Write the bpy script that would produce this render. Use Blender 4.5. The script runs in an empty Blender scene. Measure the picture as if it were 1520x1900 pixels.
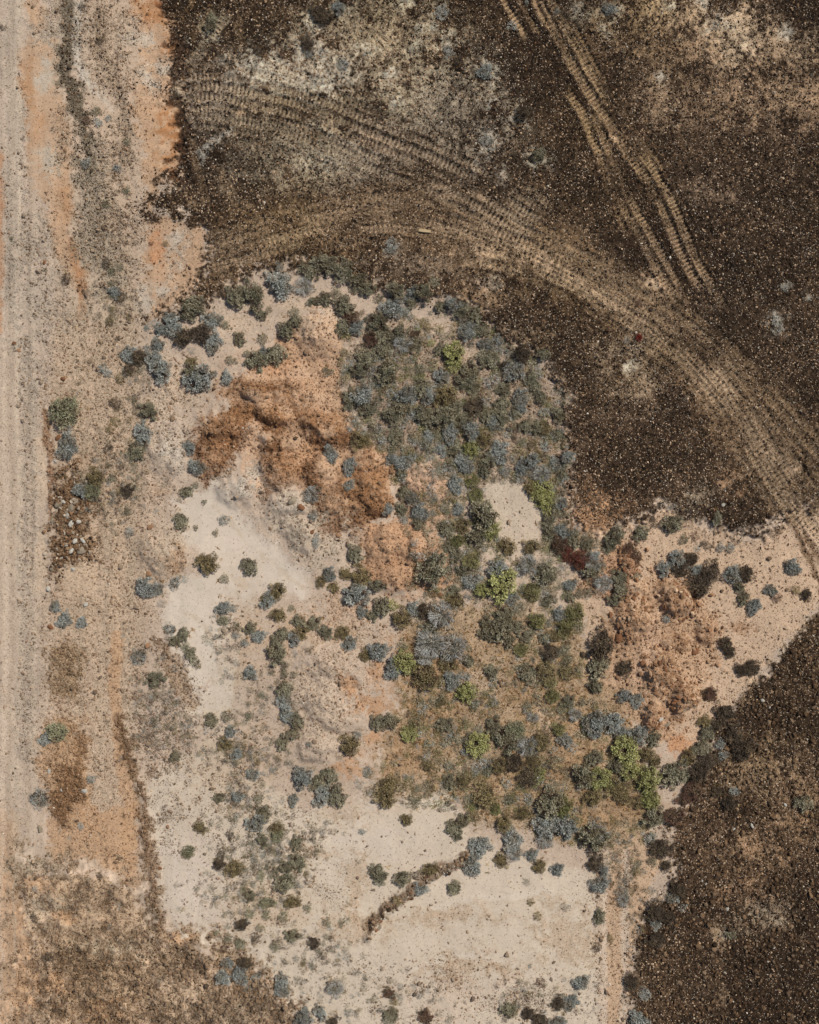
import bpy, math, random
import numpy as np
# ------------------------------------------------------------------ camera, sky, sun, exposure
sc = bpy.context.scene
PPM = 50.0                      # photo pixels per metre on the ground
H_CAM = 42.0
def X(px): return (px - 760.0) / PPM
def Y(py): return (950.0 - py) / PPM
cam = bpy.data.cameras.new('camera'); cam_o = bpy.data.objects.new('camera', cam)
sc.collection.objects.link(cam_o); sc.camera = cam_o
cam_o.location = (0, 0, H_CAM); cam_o.rotation_euler = (0, 0, 0)
cam.sensor_fit = 'VERTICAL'; cam.sensor_height = 24.0
cam.lens = 24.0 * H_CAM / 38.0
cam.clip_start = 0.5; cam.clip_end = 3000
SUN_AZ = math.radians(40); SUN_EL = math.radians(52)
w = bpy.data.worlds.new('World'); sc.world = w; w.use_nodes = True
nt = w.node_tree; nt.nodes.clear()
sky = nt.nodes.new('ShaderNodeTexSky'); sky.sky_type = 'NISHITA'; sky.sun_disc = False
sky.sun_elevation = SUN_EL; sky.sun_rotation = math.pi / 2 - SUN_AZ
bg = nt.nodes.new('ShaderNodeBackground'); bg.inputs[1].default_value = 0.066
wo = nt.nodes.new('ShaderNodeOutputWorld')
nt.links.new(sky.outputs[0], bg.inputs[0]); nt.links.new(bg.outputs[0], wo.inputs[0])
sun = bpy.data.lights.new('sun', 'SUN'); sun.energy = 3.9; sun.angle = math.radians(0.5); sun.color = (1, .972, .895)
sun_o = bpy.data.objects.new('sun', sun); sc.collection.objects.link(sun_o)
from mathutils import Vector
sd_ = Vector((math.cos(SUN_AZ) * math.cos(SUN_EL), math.sin(SUN_AZ) * math.cos(SUN_EL), math.sin(SUN_EL)))
sun_o.rotation_euler = sd_.to_track_quat('Z', 'Y').to_euler()
vs = sc.view_settings
vs.view_transform = 'Standard'; vs.look = 'None'; vs.exposure = -0.15; vs.gamma = 1; vs.use_curve_mapping = False
C = sc.collection
rng = np.random.default_rng(7); random.seed(7)

# ------------------------------------------------------------------ raster fields in ground space
STEP = 2.0; PAD = 200.0
gx = np.arange(-PAD, 1520 + PAD + .1, STEP); gy = np.arange(-PAD, 1900 + PAD + .1, STEP)
NX, NY = len(gx), len(gy)
PX, PY = np.meshgrid(gx, gy)
PX = PX.astype(np.float32); PY = PY.astype(np.float32)
def sst(a, b, x):
    t = np.clip((x - a) / (b - a), 0, 1); return t * t * (3 - 2 * t)
def noise(scale, seed, oct=1, ax=1.0, ay=1.0):
    out = np.zeros((NY, NX), np.float32); amp = 1.0; tot = 0
    for o in range(oct):
        r = np.random.default_rng(seed * 31 + o); th = r.uniform(.3, 1.2) if ax == ay else 0.0
        sx = scale * ax / 2 ** o; sy = scale * ay / 2 ** o; c, n_ = math.cos(th), math.sin(th)
        u = ((PX + PAD) * c + (PY + PAD) * n_) / sx; v = (-(PX + PAD) * n_ + (PY + PAD) * c) / sy; u -= u.min(); v -= v.min()
        iu = u.astype(np.int32); iv = v.astype(np.int32); L = r.random((int(iv.max()) + 2, int(iu.max()) + 2)).astype(np.float32)
        fu = u - iu; fv = v - iv; fu = fu * fu * (3 - 2 * fu); fv = fv * fv * (3 - 2 * fv)
        out += amp * ((L[iv, iu] * (1 - fu) + L[iv, iu + 1] * fu) * (1 - fv) + (L[iv + 1, iu] * (1 - fu) + L[iv + 1, iu + 1] * fu) * fv); tot += amp; amp *= .5
    return out / tot * 2 - 1            # -1..1
WXa = noise(90, 1, 3) * 22 + noise(14, 3, 2) * 9
WYa = noise(90, 2, 3) * 22 + noise(14, 4, 2) * 9
def bbox(x0, x1, y0, y1):
    i0 = max(0, int((x0 + PAD) / STEP)); i1 = min(NX, int((x1 + PAD) / STEP) + 2)
    j0 = max(0, int((y0 + PAD) / STEP)); j1 = min(NY, int((y1 + PAD) / STEP) + 2)
    return slice(j0, max(j1, j0 + 1)), slice(i0, max(i1, i0 + 1))
def poly(pts, soft=12, warp=1.0):
    p = np.array(pts, np.float32); m = soft + 34 * warp + 4
    s = bbox(p[:, 0].min() - m, p[:, 0].max() + m, p[:, 1].min() - m, p[:, 1].max() + m)
    x = PX[s] + WXa[s] * warp; y = PY[s] + WYa[s] * warp
    ins = np.zeros(x.shape, bool); d2 = np.full(x.shape, 1e9, np.float32)
    for k in range(len(p)):
        ax, ay = p[k]; bx, by = p[(k + 1) % len(p)]
        if ay != by:
            c = ((ay > y) != (by > y)) & (x < (bx - ax) * (y - ay) / (by - ay) + ax); ins ^= c
        L2 = (bx - ax) ** 2 + (by - ay) ** 2 + 1e-6
        t = np.clip(((x - ax) * (bx - ax) + (y - ay) * (by - ay)) / L2, 0, 1)
        d2 = np.minimum(d2, (x - ax - t * (bx - ax)) ** 2 + (y - ay - t * (by - ay)) ** 2)
    sd = np.sqrt(d2) * np.where(ins, 1, -1)
    out = np.zeros((NY, NX), np.float32); out[s] = sst(-soft, soft, sd); return out
def blob(cx, cy, rx, ry=None, rot=0, warp=.8, hard=False):
    ry = ry or rx; R = max(rx, ry) * 2.2 + 34 * warp
    s = bbox(cx - R, cx + R, cy - R, cy + R)
    x = PX[s] + WXa[s] * warp - cx; y = PY[s] + WYa[s] * warp - cy
    c, n = math.cos(math.radians(rot)), math.sin(math.radians(rot))
    u = (x * c + y * n) / rx; v = (-x * n + y * c) / ry; q = u * u + v * v
    out = np.zeros((NY, NX), np.float32)
    out[s] = (1 - sst(.6, 1.3, np.sqrt(q))) if hard else np.exp(-q * 1.2) * (1 - sst(1.6, 2.2, np.sqrt(q))); return out
def catmull(pts, n=10):
    p = np.array(pts, float); p = np.vstack([2 * p[0] - p[1], p, 2 * p[-1] - p[-2]]); o = []
    for i in range(1, len(p) - 2):
        for t in np.arange(n) / n:
            o.append(.5 * ((2 * p[i]) + (-p[i - 1] + p[i + 1]) * t + (2 * p[i - 1] - 5 * p[i] + 4 * p[i + 1] - p[i + 2]) * t * t
                           + (-p[i - 1] + 3 * p[i] - 3 * p[i + 1] + p[i + 2]) * t ** 3))
    o.append(p[-2]); return np.array(o)
def stroke(pts, reach, warp=0.0, n=8):
    """distance, signed side offset, length along, total length  inside a bbox slice"""
    p = catmull(pts, n); m = reach + 30 * warp
    s = bbox(p[:, 0].min() - m, p[:, 0].max() + m, p[:, 1].min() - m, p[:, 1].max() + m)
    x = PX[s] + WXa[s] * warp; y = PY[s] + WYa[s] * warp
    best = np.full(x.shape, 1e9, np.float32); lat = np.zeros_like(best); al = np.zeros_like(best); acc = 0
    for k in range(len(p) - 1):
        ax, ay = p[k]; bx, by = p[k + 1]; L = math.hypot(bx - ax, by - ay) + 1e-6
        x0, x1 = min(ax, bx) - m, max(ax, bx) + m; y0, y1 = min(ay, by) - m, max(ay, by) + m
        ss = bbox(x0, x1, y0, y1)
        r0 = max(ss[0].start - s[0].start, 0); r1 = ss[0].stop - s[0].start
        c0 = max(ss[1].start - s[1].start, 0); c1 = ss[1].stop - s[1].start
        q = (slice(r0, max(r1, 0)), slice(c0, max(c1, 0)))
        xx = x[q]; yy = y[q]
        if xx.size:
            dx, dy = (bx - ax) / L, (by - ay) / L
            a = (xx - ax) * dx + (yy - ay) * dy; tt = np.clip(a, 0, L)
            d = np.hypot(xx - ax - tt * dx, yy - ay - tt * dy); l = (xx - ax) * (-dy) + (yy - ay) * dx
            up = d < best[q]
            best[q] = np.where(up, d, best[q]); lat[q] = np.where(up, l, lat[q]); al[q] = np.where(up, acc + tt, al[q])
        acc += L
    return s, best, lat, al, acc
def line(pts, width, soft=6, warp=.5, n=8):
    s, d, _, _, _ = stroke(pts, width + soft, warp, n)
    out = np.zeros((NY, NX), np.float32); out[s] = 1 - sst(width / 2 - soft / 2, width / 2 + soft, d); return out
def S(r, g, b, k=1.0):
    f = lambda c: (c / 255 / 12.92 if c < 11 else ((c / 255 + .055) / 1.055) ** 2.4)
    return np.array([f(r) * k, f(g) * k, f(b) * k], np.float32)

# ---- fields: soil colour, dark gravel cover, brown clod cover, grit (speckle/bump), height (m)
soil = np.ones((NY, NX, 3), np.float32) * S(194, 171, 150)
dark = np.zeros((NY, NX), np.float32); clod = np.zeros((NY, NX), np.float32)
grit = np.full((NY, NX), .35, np.float32); hgt = np.zeros((NY, NX), np.float32)
n_edge = noise(7, 51, 2) * .9 + noise(18, 52, 2) * 1.1 + noise(4, 53) * .6
def fray(m): return np.clip(m + n_edge * 3.4 * m * (1 - m), 0, 1)
def paint(m, col, op=1.0):
    a = (fray(m) * op)[..., None]; soil[:] = soil * (1 - a) + col * a
def setf(f, m, v, op=1.0):
    a = fray(m) * op; f[:] = f * (1 - a) + v * a
n_big = noise(260, 11, 4); n_mid = noise(70, 12, 4); n_fin = noise(16, 13, 3); n_str = noise(60, 14, 3, .25, 6.0); n_st2 = noise(30, 15, 3, .2, 10)
soil *= (1 + .05 * n_mid + .04 * n_fin)[..., None]

SAND = S(203, 182, 162); PINK = S(199, 168, 142); ORANGE = S(188, 140, 100); DEEP = S(170, 120, 80); RUST = S(158, 108, 70)
GREY = S(172, 160, 144); TAN = S(176, 146, 116); PALEG = S(196, 184, 166); BRN = S(130, 100, 72)
# --- road side
road = poly([(-400, -400), (42, -400), (50, 200), (48, 420), (60, 640), (85, 800), (92, 1100), (85, 1400), (40, 1600), (30, 2300), (-400, 2300)], 12, .5)
paint(road, S(192, 170, 149)); setf(grit, road, .55)
paint(poly([(-400, 620), (30, 640), (60, 760), (78, 1000), (60, 1300), (30, 1500), (0, 1600), (-400, 1600)], 22, .5), S(196, 173, 151))
paint(poly([(-400, 1480), (20, 1520), (60, 1700), (50, 2300), (-400, 2300)], 25, 1), S(192, 154, 120), .85)
paint(poly([(10, -300), (40, -300), (42, 300), (30, 560), (8, 560)], 10, .5), GREY, .25)
for x0, c_, o_ in [(8, (206, 184, 162), .5), (20, (168, 148, 126), .35), (33, (204, 184, 160), .5), (56, (170, 148, 124), .35), (66, (206, 184, 160), .5), (80, (172, 150, 126), .3), (-20, (204, 182, 160), .5)]:
    paint(line([(x0, -200), (x0 + 3, 300), (x0 - 2, 700), (x0 + 4, 1100), (x0 - 4, 1500), (x0 - 8, 2100)], 6, 6, .35), S(*c_), o_)
paint(poly([(-400, 250), (4, 280), (6, 620), (-400, 640)], 8, .5), S(190, 140, 102), .8)
# gravel lines down the road
for pts, wd, op in [([(95, -200), (90, 0)], 20, .4), ([(12, 300), (20, 460), (30, 600)], 10, .5), ([(45, 640), (55, 800), (52, 1000), (55, 1180), (50, 1400)], 26, .55),
                    ([(45, 120), (45, 330), (52, 470)], 8, .6), ([(88, 800), (90, 1000), (86, 1250)], 8, .5), ([(100, 460), (110, 640), (95, 720)], 60, .35)]:
    m = line(pts, wd, 10); setf(clod, m, .42, op); setf(grit, m, .9, op); paint(m, GREY, .4 * op)
# orange strip
paint(poly([(48, 60), (110, 80), (118, 200), (138, 380), (150, 520), (150, 560), (120, 500), (95, 400), (60, 330), (46, 200)], 10), S(194, 156, 122), .7)
paint(poly([(42, 0), (72, 0), (100, 60), (60, 60)], 10), S(196, 156, 120), .7)
paint(blob(62, 150, 16, 60), ORANGE, .6); paint(blob(70, 240, 14, 40), ORANGE, .5); paint(blob(120, 360, 16, 50), ORANGE, .6)
paint(line([(139, 440), (143, 500), (150, 530), (148, 580)], 12, 6), DEEP, .7)
paint(blob(95, 60, 60, 30), GREY, .6); setf(grit, blob(95, 50, 70, 40), .9)
paint(blob(92, 290, 25, 35), PALEG, .7); paint(blob(95, 140, 14, 40), PALEG, .7)
paint(blob(70, 560, 60, 120), GREY, .3)
# grey gravel ribbon
m = poly([(150, 250), (215, 300), (245, 470), (235, 560), (170, 560), (150, 420), (135, 290)], 22, 1.2); paint(m, S(164, 151, 132), .7); setf(dark, m, .16, .9); setf(clod, m, .35); setf(grit, m, 1)
m = poly([(105, -200), (140, -200), (138, 60), (150, 180), (165, 260), (180, 320), (160, 330), (145, 290), (132, 240), (115, 130)], 12, 1)
paint(m, S(136, 123, 105)); setf(dark, m, .27); setf(clod, m, .28); setf(grit, m, 1)
paint(line([(128, -20), (130, 120), (142, 210)], 22, 8), S(112, 100, 84), .8); setf(dark, line([(122, -20), (130, 120), (145, 230), (150, 290)], 16, 8), .34, .8)
m = line([(145, 0), (140, 60), (150, 120), (172, 165), (205, 205)], 12, 6); paint(m, S(205, 193, 178), .8)
m = line([(190, 20), (188, 90), (215, 160), (232, 205), (230, 300)], 22, 10); paint(m, S(120, 104, 86), .7); setf(dark, m, .38, .8)
m = line([(155, 210), (150, 280), (165, 330), (185, 380)], 40, 18); setf(dark, m, .28, .7)
for a, c_, d_ in [((190, 60, 40, 70), .45, .12), ((215, 150, 40, 60), .45, .15), ((200, 300, 50, 90), .5, .14), ((205, 420, 50, 90), .5, .12), ((220, 520, 40, 60), .4, .06), ((150, 40, 14, 50), .4, .1), ((240, 60, 30, 60), .35, .02), ((290, 130, 30, 30), .4, .05), ((100, 30, 40, 40), .45, .05), ((110, 260, 16, 60), .4, .04), ((60, 470, 50, 70), .4, .02), ((120, 600, 60, 70), .45, .05), ((200, 620, 50, 60), .35, .03), ((330, 460, 30, 60), .3, 0), ((110, 720, 40, 60), .35, 0)]:
    m = blob(*a); setf(clod, m, c_, .8); setf(dark, m, d_, .7); setf(grit, m, 1, .8); paint(m, S(176, 160, 140), .25)
paint(poly([(165, 0), (250, 0), (255, 130), (265, 300), (270, 520), (235, 600), (200, 420), (175, 250)], 12), S(196, 170, 146), .45)
# orange bank against the dark field
m = poly([(245, -220), (330, -220), (330, 60), (332, 140), (345, 320), (300, 350), (285, 390), (375, 410), (385, 520), (350, 550), (255, 600), (265, 520), (272, 420), (258, 260), (250, 200), (245, 100)], 12, .9)
paint(m, S(194, 156, 122), .8)
for a in [(290, 30, 40, 40), (320, 85, 22, 30), (318, 215, 26, 35), (315, 290, 26, 30), (330, 330, 14, 10), (300, 245, 18, 40)]: paint(blob(*a), S(180, 126, 82), .85)
for a in [(345, 90, 10, 14), (300, 8, 20, 10), (338, 195, 12, 12), (330, 270, 14, 12)]: paint(blob(*a), S(138, 88, 54), .8)
for a in [(255, 75, 30, 25), (300, 125, 30, 12), (270, 150, 20, 20), (320, 440, 20, 50), (262, 560, 14, 30), (300, 530, 30, 16)]: paint(blob(*a), S(204, 190, 172), .75)
for a in [(290, 165, 34, 20), (300, 390, 30, 20), (265, 380, 18, 30)]: setf(dark, blob(*a), .4, .8)
paint(blob(288, 455, 10, 40), S(204, 150, 110), .9)
rg = np.random.default_rng(77); NOTCH = []
for y in np.arange(12, 345, 13):
    y = y + rg.uniform(-5, 5); L = rg.uniform(10, 46); x0 = 346 if y > 110 else 322 + .2 * y; NOTCH.append([(x0, y), (x0 - L * .5, y - rg.uniform(-3, 7)), (x0 - L, y - rg.uniform(-4, 12))])
# --- dark gravel field
DARK1 = [(305, -420), (308, 0), (322, 60), (338, 100), (326, 130), (337, 200), (342, 280), (332, 330), (292, 350), (276, 388), (300, 398), (350, 395), (378, 425), (388, 460), (380, 515), (320, 545), (262, 585), (262, 600),
         (350, 575), (430, 545), (465, 505), (560, 490), (650, 500), (700, 535), (800, 545), (885, 575), (935, 640), (1010, 665), (1040, 750), (1052, 850), (1062, 960), (1110, 985), (1200, 955), (1230, 935), (1300, 985),
         (1390, 1005), (1440, 975), (1462, 950), (1520, 945), (1900, 900), (1900, -420)]
dk1 = fray(np.minimum(poly(DARK1, 22, .9), 1))
DARK2 = [(1900, 1060), (1520, 1120), (1465, 1185), (1400, 1255), (1345, 1320), (1330, 1370), (1300, 1420), (1280, 1480), (1245, 1545), (1250, 1620), (1195, 1690), (1172, 1800), (1160, 1900), (1150, 2400), (1900, 2400)]
dk2 = fray(poly(DARK2, 16, .9))
paint(dk1, S(78, 61, 46)); setf(dark, dk1, .6); setf(grit, dk1, 1)
paint(dk2, S(82, 64, 48)); setf(dark, dk2, .6); setf(grit, dk2, 1)
dv = (.17 * n_big + .24 * n_mid + .12 * n_fin)
dark += dv * np.maximum(dk1, dk2)
edge = dk1 * (1 - poly([(a + (14 if 0 < i < 14 else 0), b + 6) for i, (a, b) in enumerate(DARK1)], 8, .75))
setf(dark, line([(312, -20), (330, 60), (335, 120), (336, 200), (345, 280), (352, 330), (370, 400)], 22, 12, .6), .92, .85)
for p_ in NOTCH:
    m = line(p_, rg.uniform(2, 6), 5, .5); paint(m, S(84, 54, 34), .75); setf(dark, m, .4, .6)
paint(line([(330, 60), (335, 140), (336, 220), (345, 290)], 26, 12, .6), S(62, 42, 28), .85)
for a in [(480, 60, 100, 40), (360, 20, 40, 40), (960, 150, 90, 90), (1110, 90, 60, 80), (1250, 120, 70, 60), (1330, 330, 160, 110), (1480, 420, 90, 180), (1500, 60, 60, 90), (1080, 360, 110, 100), (1180, 820, 130, 120),
          (1130, 900, 80, 60), (1330, 530, 60, 60), (1480, 720, 60, 70), (1200, 250, 60, 50), (1450, 230, 90, 60)]:
    setf(dark, blob(*a) * dk1, .84, .6); paint(blob(*a) * dk1, S(62, 48, 36), .6)  # darker gravel; at upper right some vignette darkening is put into the colour too
for a in [(1480, 1650, 120, 250), (1360, 1750, 110, 140), (1430, 1330, 80, 90), (1280, 1720, 60, 60), (1400, 1500, 90, 50), (1500, 1880, 140, 100)]:
    setf(dark, blob(*a) * dk2, .8, .6); paint(blob(*a) * dk2, S(70, 54, 40), .5)
for a, c, d in [((540, 140, 120, 40), PALEG, .14), ((440, 165, 60, 26), PALEG, .2), ((590, 155, 50, 22), S(204, 196, 182), .08), ((420, 190, 80, 60), S(176, 156, 132), .35), ((600, 290, 100, 50), PALEG, .2), ((640, 330, 80, 30), S(180, 164, 142), .25), ((610, 350, 90, 40), S(160, 140, 116), .42), ((500, 300, 90, 50), S(140, 124, 104), .5), ((700, 90, 130, 70), S(166, 146, 122), .34), ((640, 60, 70, 40), S(170, 150, 126), .3),
                ((720, 180, 120, 50), S(140, 124, 103), .5), ((820, 200, 110, 80), S(164, 148, 126), .32), ((880, 250, 60, 40), S(160, 142, 120), .35), ((700, 20, 60, 40), S(150, 132, 110), .42), ((1340, 66, 80, 42), S(202, 172, 140), .12), ((1370, 90, 40, 26), S(206, 182, 152), .05), ((1460, 90, 80, 40), S(180, 152, 122), .28), ((1240, 36, 60, 30), S(176, 148, 118), .36), ((1110, 60, 60, 60), S(150, 122, 94), .45), ((1330, 190, 110, 42), S(152, 124, 97), .42), ((1250, 100, 80, 50), S(150, 122, 94), .42), ((1480, 190, 60, 50), S(150, 122, 96), .42), ((1440, 170, 60, 50), S(160, 132, 104), .45),
                ((1220, 180, 40, 50), S(140, 116, 92), .5), ((1300, 360, 60, 30), S(140, 116, 94), .48), ((1310, 600, 30, 30), S(182, 166, 146), .25), ((1180, 640, 60, 60), S(150, 130, 110), .45),
                ((1180, 690, 60, 60), S(130, 110, 90), .5), ((890, 540, 60, 30), S(160, 130, 100), .4), ((910, 520, 30, 14), S(190, 165, 140), .3), ((1110, 500, 30, 20), S(184, 164, 140), .3), ((800, 480, 100, 30), S(140, 120, 100), .5), ((960, 640, 50, 30), S(150, 125, 100), .5),
                ((1300, 930, 25, 20), S(168, 148, 124), .35), ((1360, 890, 30, 30), S(165, 130, 100), .35), ((1470, 1480, 80, 50), S(140, 112, 86), .5), ((1400, 1430, 70, 60), S(144, 118, 90), .48), ((1390, 1580, 60, 30), S(148, 118, 90), .45), ((1410, 1690, 40, 30), S(168, 148, 124), .4), ((1380, 1650, 50, 25), S(150, 118, 90), .45), ((1340, 1740, 12, 26), S(174, 146, 116), .2), ((1330, 1850, 14, 20), S(170, 142, 112), .25), ((1380, 1300, 30, 20), S(160, 130, 100), .4)]:
    m = blob(*a) * np.maximum(dk1, dk2); paint(m, c, .9); setf(dark, m, d, .9)
# dusty halo patches
for a in [(395, 45, 22), (480, 108, 18), (430, 142, 24), (500, 130, 40), (575, 80, 22), (605, 100, 18), (636, 130, 24), (590, 155, 28), (682, 103, 16), (765, 100, 16), (832, 98, 20), (820, 28, 18), (775, 60, 12), (806, 58, 10), (898, 138, 20), (904, 266, 24), (997, 292, 20), (970, 218, 18),
          (905, 200, 12), (927, 225, 10), (880, 312, 14), (935, 325, 14), (1064, 26, 26), (1128, 28, 18), (1115, 65, 16), (950, 52, 16), (1325, 48, 22), (1250, 28, 14), (1300, 14, 12), (1465, 66, 14), (1230, 145, 10), (1440, 607, 18), (1455, 533, 14), (1502, 555, 7), (1178, 632, 22), (1165, 680, 14), (1243, 943, 14),
          (575, 165, 20), (520, 168, 16), (728, 195, 12), (718, 142, 12), (753, 12, 18), (631, 22, 18), (592, 52, 20), (1352, 1730, 8), (410, 108, 14), (726, 460, 16), (920, 516, 14)]:
    m = blob(a[0], a[1], a[2]); paint(m, S(186, 174, 156), .8); setf(dark, m, .1, .85); setf(clod, m, .1, .5)
# --- orange heaps in the middle
m = poly([(425, 700), (500, 690), (545, 600), (585, 575), (635, 600), (640, 720), (655, 780), (725, 830), (740, 940), (665, 975), (600, 965), (560, 900), (500, 900), (486, 820), (470, 790), (452, 800), (420, 870), (385, 905), (365, 850), (372, 790), (420, 760)], 10)
paint(m, S(194, 154, 120), .85); setf(clod, m, .35)
paint(blob(590, 620, 40, 50), S(206, 172, 142), .8); paint(blob(500, 690, 60, 30), S(204, 152, 112), .8)
ring = [([(372, 830), (400, 812), (450, 815)], 34), ([(380, 890), (400, 870), (425, 850)], 22), ([(440, 770), (500, 790), (550, 800)], 26), ([(480, 840), (520, 845), (545, 845)], 14), ([(555, 790), (590, 832), (630, 815)], 26), ([(565, 870), (590, 905), (600, 960), (650, 970), (690, 950)], 24), ([(640, 910), (675, 930), (695, 955)], 20), ([(490, 850), (495, 930)], 12), ([(440, 705), (470, 720), (520, 725)], 16)]
for pts, wd in ring:
    m = line(pts, wd, 18, 1); paint(m, S(134, 92, 60), .85); setf(dark, m, .12, .8); setf(clod, m, .95, .9)  # brown clodded rims; shading of the heaps' lower slopes is partly in this colour
for a in [(430, 790, 55, 30), (500, 770, 50, 25), (600, 770, 60, 40), (520, 870, 45, 35), (660, 900, 60, 45), (700, 880, 40, 40), (460, 730, 50, 25), (550, 740, 60, 40), (510, 900, 40, 30), (700, 930, 40, 34), (640, 950, 50, 30), (400, 860, 40, 34)]:
    paint(blob(*a), S(162, 118, 82), .75); setf(clod, blob(*a), .65, .7)
for a in [(470, 745, 30, 12), (560, 700, 40, 16), (545, 815, 20, 30), (620, 870, 16, 30), (590, 740, 40, 20), (480, 700, 40, 12)]: paint(blob(*a), S(206, 172, 142), .7); setf(clod, blob(*a), .2, .6)
paint(poly([(452, 805), (470, 780), (483, 800), (490, 900), (480, 930), (440, 880)], 8, .4), S(206, 168, 136), .9); 
paint(blob(565, 840, 22, 20), S(208, 162, 124), .8)
# pale gravelly cone and neighbours
for a, c, cl in [((440, 905, 45, 40), S(204, 190, 172), .3), ((545, 940, 45, 35), S(202, 186, 166), .3), ((560, 990, 55, 40), S(192, 174, 152), .42), ((600, 1000, 60, 50), S(196, 176, 154), .3), ((310, 840, 50, 45), S(200, 186, 168), .35), ((300, 1030, 50, 45), S(196, 178, 154), .35), ((620, 1230, 70, 50), S(200, 174, 150), .4),
                  ((600, 1300, 70, 60), S(200, 176, 152), .4), ((600, 1370, 60, 50), S(202, 178, 154), .35), ((700, 1010, 30, 20), S(206, 184, 162), .2), ((650, 1160, 60, 40), S(198, 170, 144), .4), ((620, 1130, 50, 30), S(196, 164, 136), .4), ((280, 740, 60, 60), S(200, 178, 156), .4), ((340, 730, 40, 50), S(198, 172, 146), .4)]:
    m = blob(*a); paint(m, c, .8); setf(clod, m, cl, .8); setf(grit, m, .8, .8)
m = blob(325, 1040, 25, 30); paint(m, S(170, 128, 92), .6); setf(clod, m, .5, .7)
m = poly([(670, 975), (740, 965), (850, 1010), (862, 1080), (800, 1115), (720, 1100), (675, 1040)], 12); paint(m, S(190, 146, 110), .85); setf(clod, m, .4)
m = poly([(740, 860), (830, 850), (850, 960), (820, 1000), (740, 980)], 12); paint(m, S(198, 156, 124), .7); setf(clod, m, .35)
for a in [(760, 1190, 32, 18), (740, 1200, 20, 14), (692, 1372, 20, 16), (650, 1430, 30, 22), (700, 1300, 40, 30), (640, 1270, 14, 30), (1010, 870, 40, 60), (1100, 960, 50, 50), (700, 1240, 20, 20), (300, 915, 30, 12), (140, 865, 24, 20), (420, 1010, 4, 4)]:
    paint(blob(*a), S(192, 146, 108), .8)
for a in [(320, 780, 40, 60), (690, 860, 50, 30), (560, 640, 20, 40), (610, 580, 30, 20)]: setf(clod, blob(*a), .5, .7)
# thicket ground
m = poly([(640, 610), (780, 590), (900, 640), (1020, 720), (1050, 900), (1040, 960), (940, 900), (860, 900), (760, 840), (660, 780), (640, 700)], 34, 1.7)
paint(m, S(168, 146, 124), .8); setf(clod, m, .45); setf(grit, m, .8)
for a in [(800, 610, 60, 25), (870, 660, 26, 14), (450, 610, 50, 35), (540, 570, 60, 20), (560, 600, 40, 20)]: paint(blob(*a), S(204, 178, 152), .8); setf(clod, blob(*a), .15, .7)
paint(blob(740, 780, 40, 40), S(176, 152, 132), .7); paint(blob(720, 700, 50, 30), S(172, 150, 130), .7)
# right apron (pale sand) and clod heap
m = poly([(1060, 985), (1180, 975), (1240, 940), (1300, 990), (1400, 1010), (1470, 960), (1760, 940), (1760, 1060), (1520, 1115), (1400, 1255), (1340, 1330), (1290, 1390), (1210, 1390), (1150, 1330), (1100, 1200), (1060, 1100)], 10, .8)
paint(m, S(202, 172, 144)); setf(clod, m, .14); setf(dark, m, .02); setf(grit, m, .4)
m = poly([(1130, 1110), (1200, 1060), (1300, 1080), (1340, 1140), (1330, 1200), (1290, 1300), (1240, 1390), (1180, 1370), (1110, 1300), (1120, 1200)], 14)
paint(m, S(196, 160, 128), .85); setf(clod, m, .35)
for a in [(1170, 1150, 40, 50), (1260, 1110, 36, 40), (1215, 1240, 34, 50), (1265, 1290, 34, 34), (1240, 1190, 30, 24), (1310, 1180, 24, 30), (1165, 1050, 24, 40), (1210, 1330, 20, 40), (1380, 1160, 22, 12)]:
    setf(clod, blob(*a), .6, .8); paint(blob(*a), S(166, 126, 94), .7)
paint(blob(1260, 1380, 40, 30), S(206, 150, 108), .8); paint(line([(1220, 1140), (1200, 1190), (1180, 1260)], 22, 10), S(206, 170, 140), .8)
m = poly([(1085, 1030), (1160, 1000), (1190, 1060), (1130, 1110), (1080, 1100)], 10); paint(m, S(178, 134, 102), .7); setf(clod, m, .5)
# dry grass flat
m = poly([(740, 1150), (900, 1110), (1060, 1140), (1110, 1250), (1190, 1390), (1220, 1560), (1100, 1570), (900, 1540), (850, 1480), (760, 1500), (690, 1480), (700, 1400), (740, 1300)], 18)
paint(m, S(176, 148, 116), .85); setf(clod, m, .2); setf(grit, m, .7); grass_m = m.copy()
for a in [(780, 1320, 60, 70), (760, 1420, 60, 50), (850, 1240, 70, 50), (1000, 1290, 80, 50), (1060, 1400, 70, 50), (1150, 1500, 80, 40), (960, 1450, 60, 30)]: paint(blob(*a), S(160, 122, 84), .5)
for a in [(900, 1260, 40, 30), (1010, 1330, 24, 24), (950, 1060, 40, 20), (870, 1010, 60, 20), (850, 1420, 50, 20), (760, 1470, 60, 20)]: paint(blob(*a), S(206, 180, 152), .7)
m = poly([(897, 905), (935, 888), (975, 900), (1008, 945), (1000, 1000), (985, 1035), (930, 1040), (925, 990), (905, 950)], 6, .4); paint(m, S(200, 180, 158)); setf(clod, m, .03); setf(grit, m, .3); setf(grass_m, m, 0)
m = poly([(860, 1010), (930, 1000), (990, 1030), (960, 1090), (900, 1040), (860, 1040)], 8); paint(m, S(204, 182, 160), .9); setf(clod, m, .1)
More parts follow.
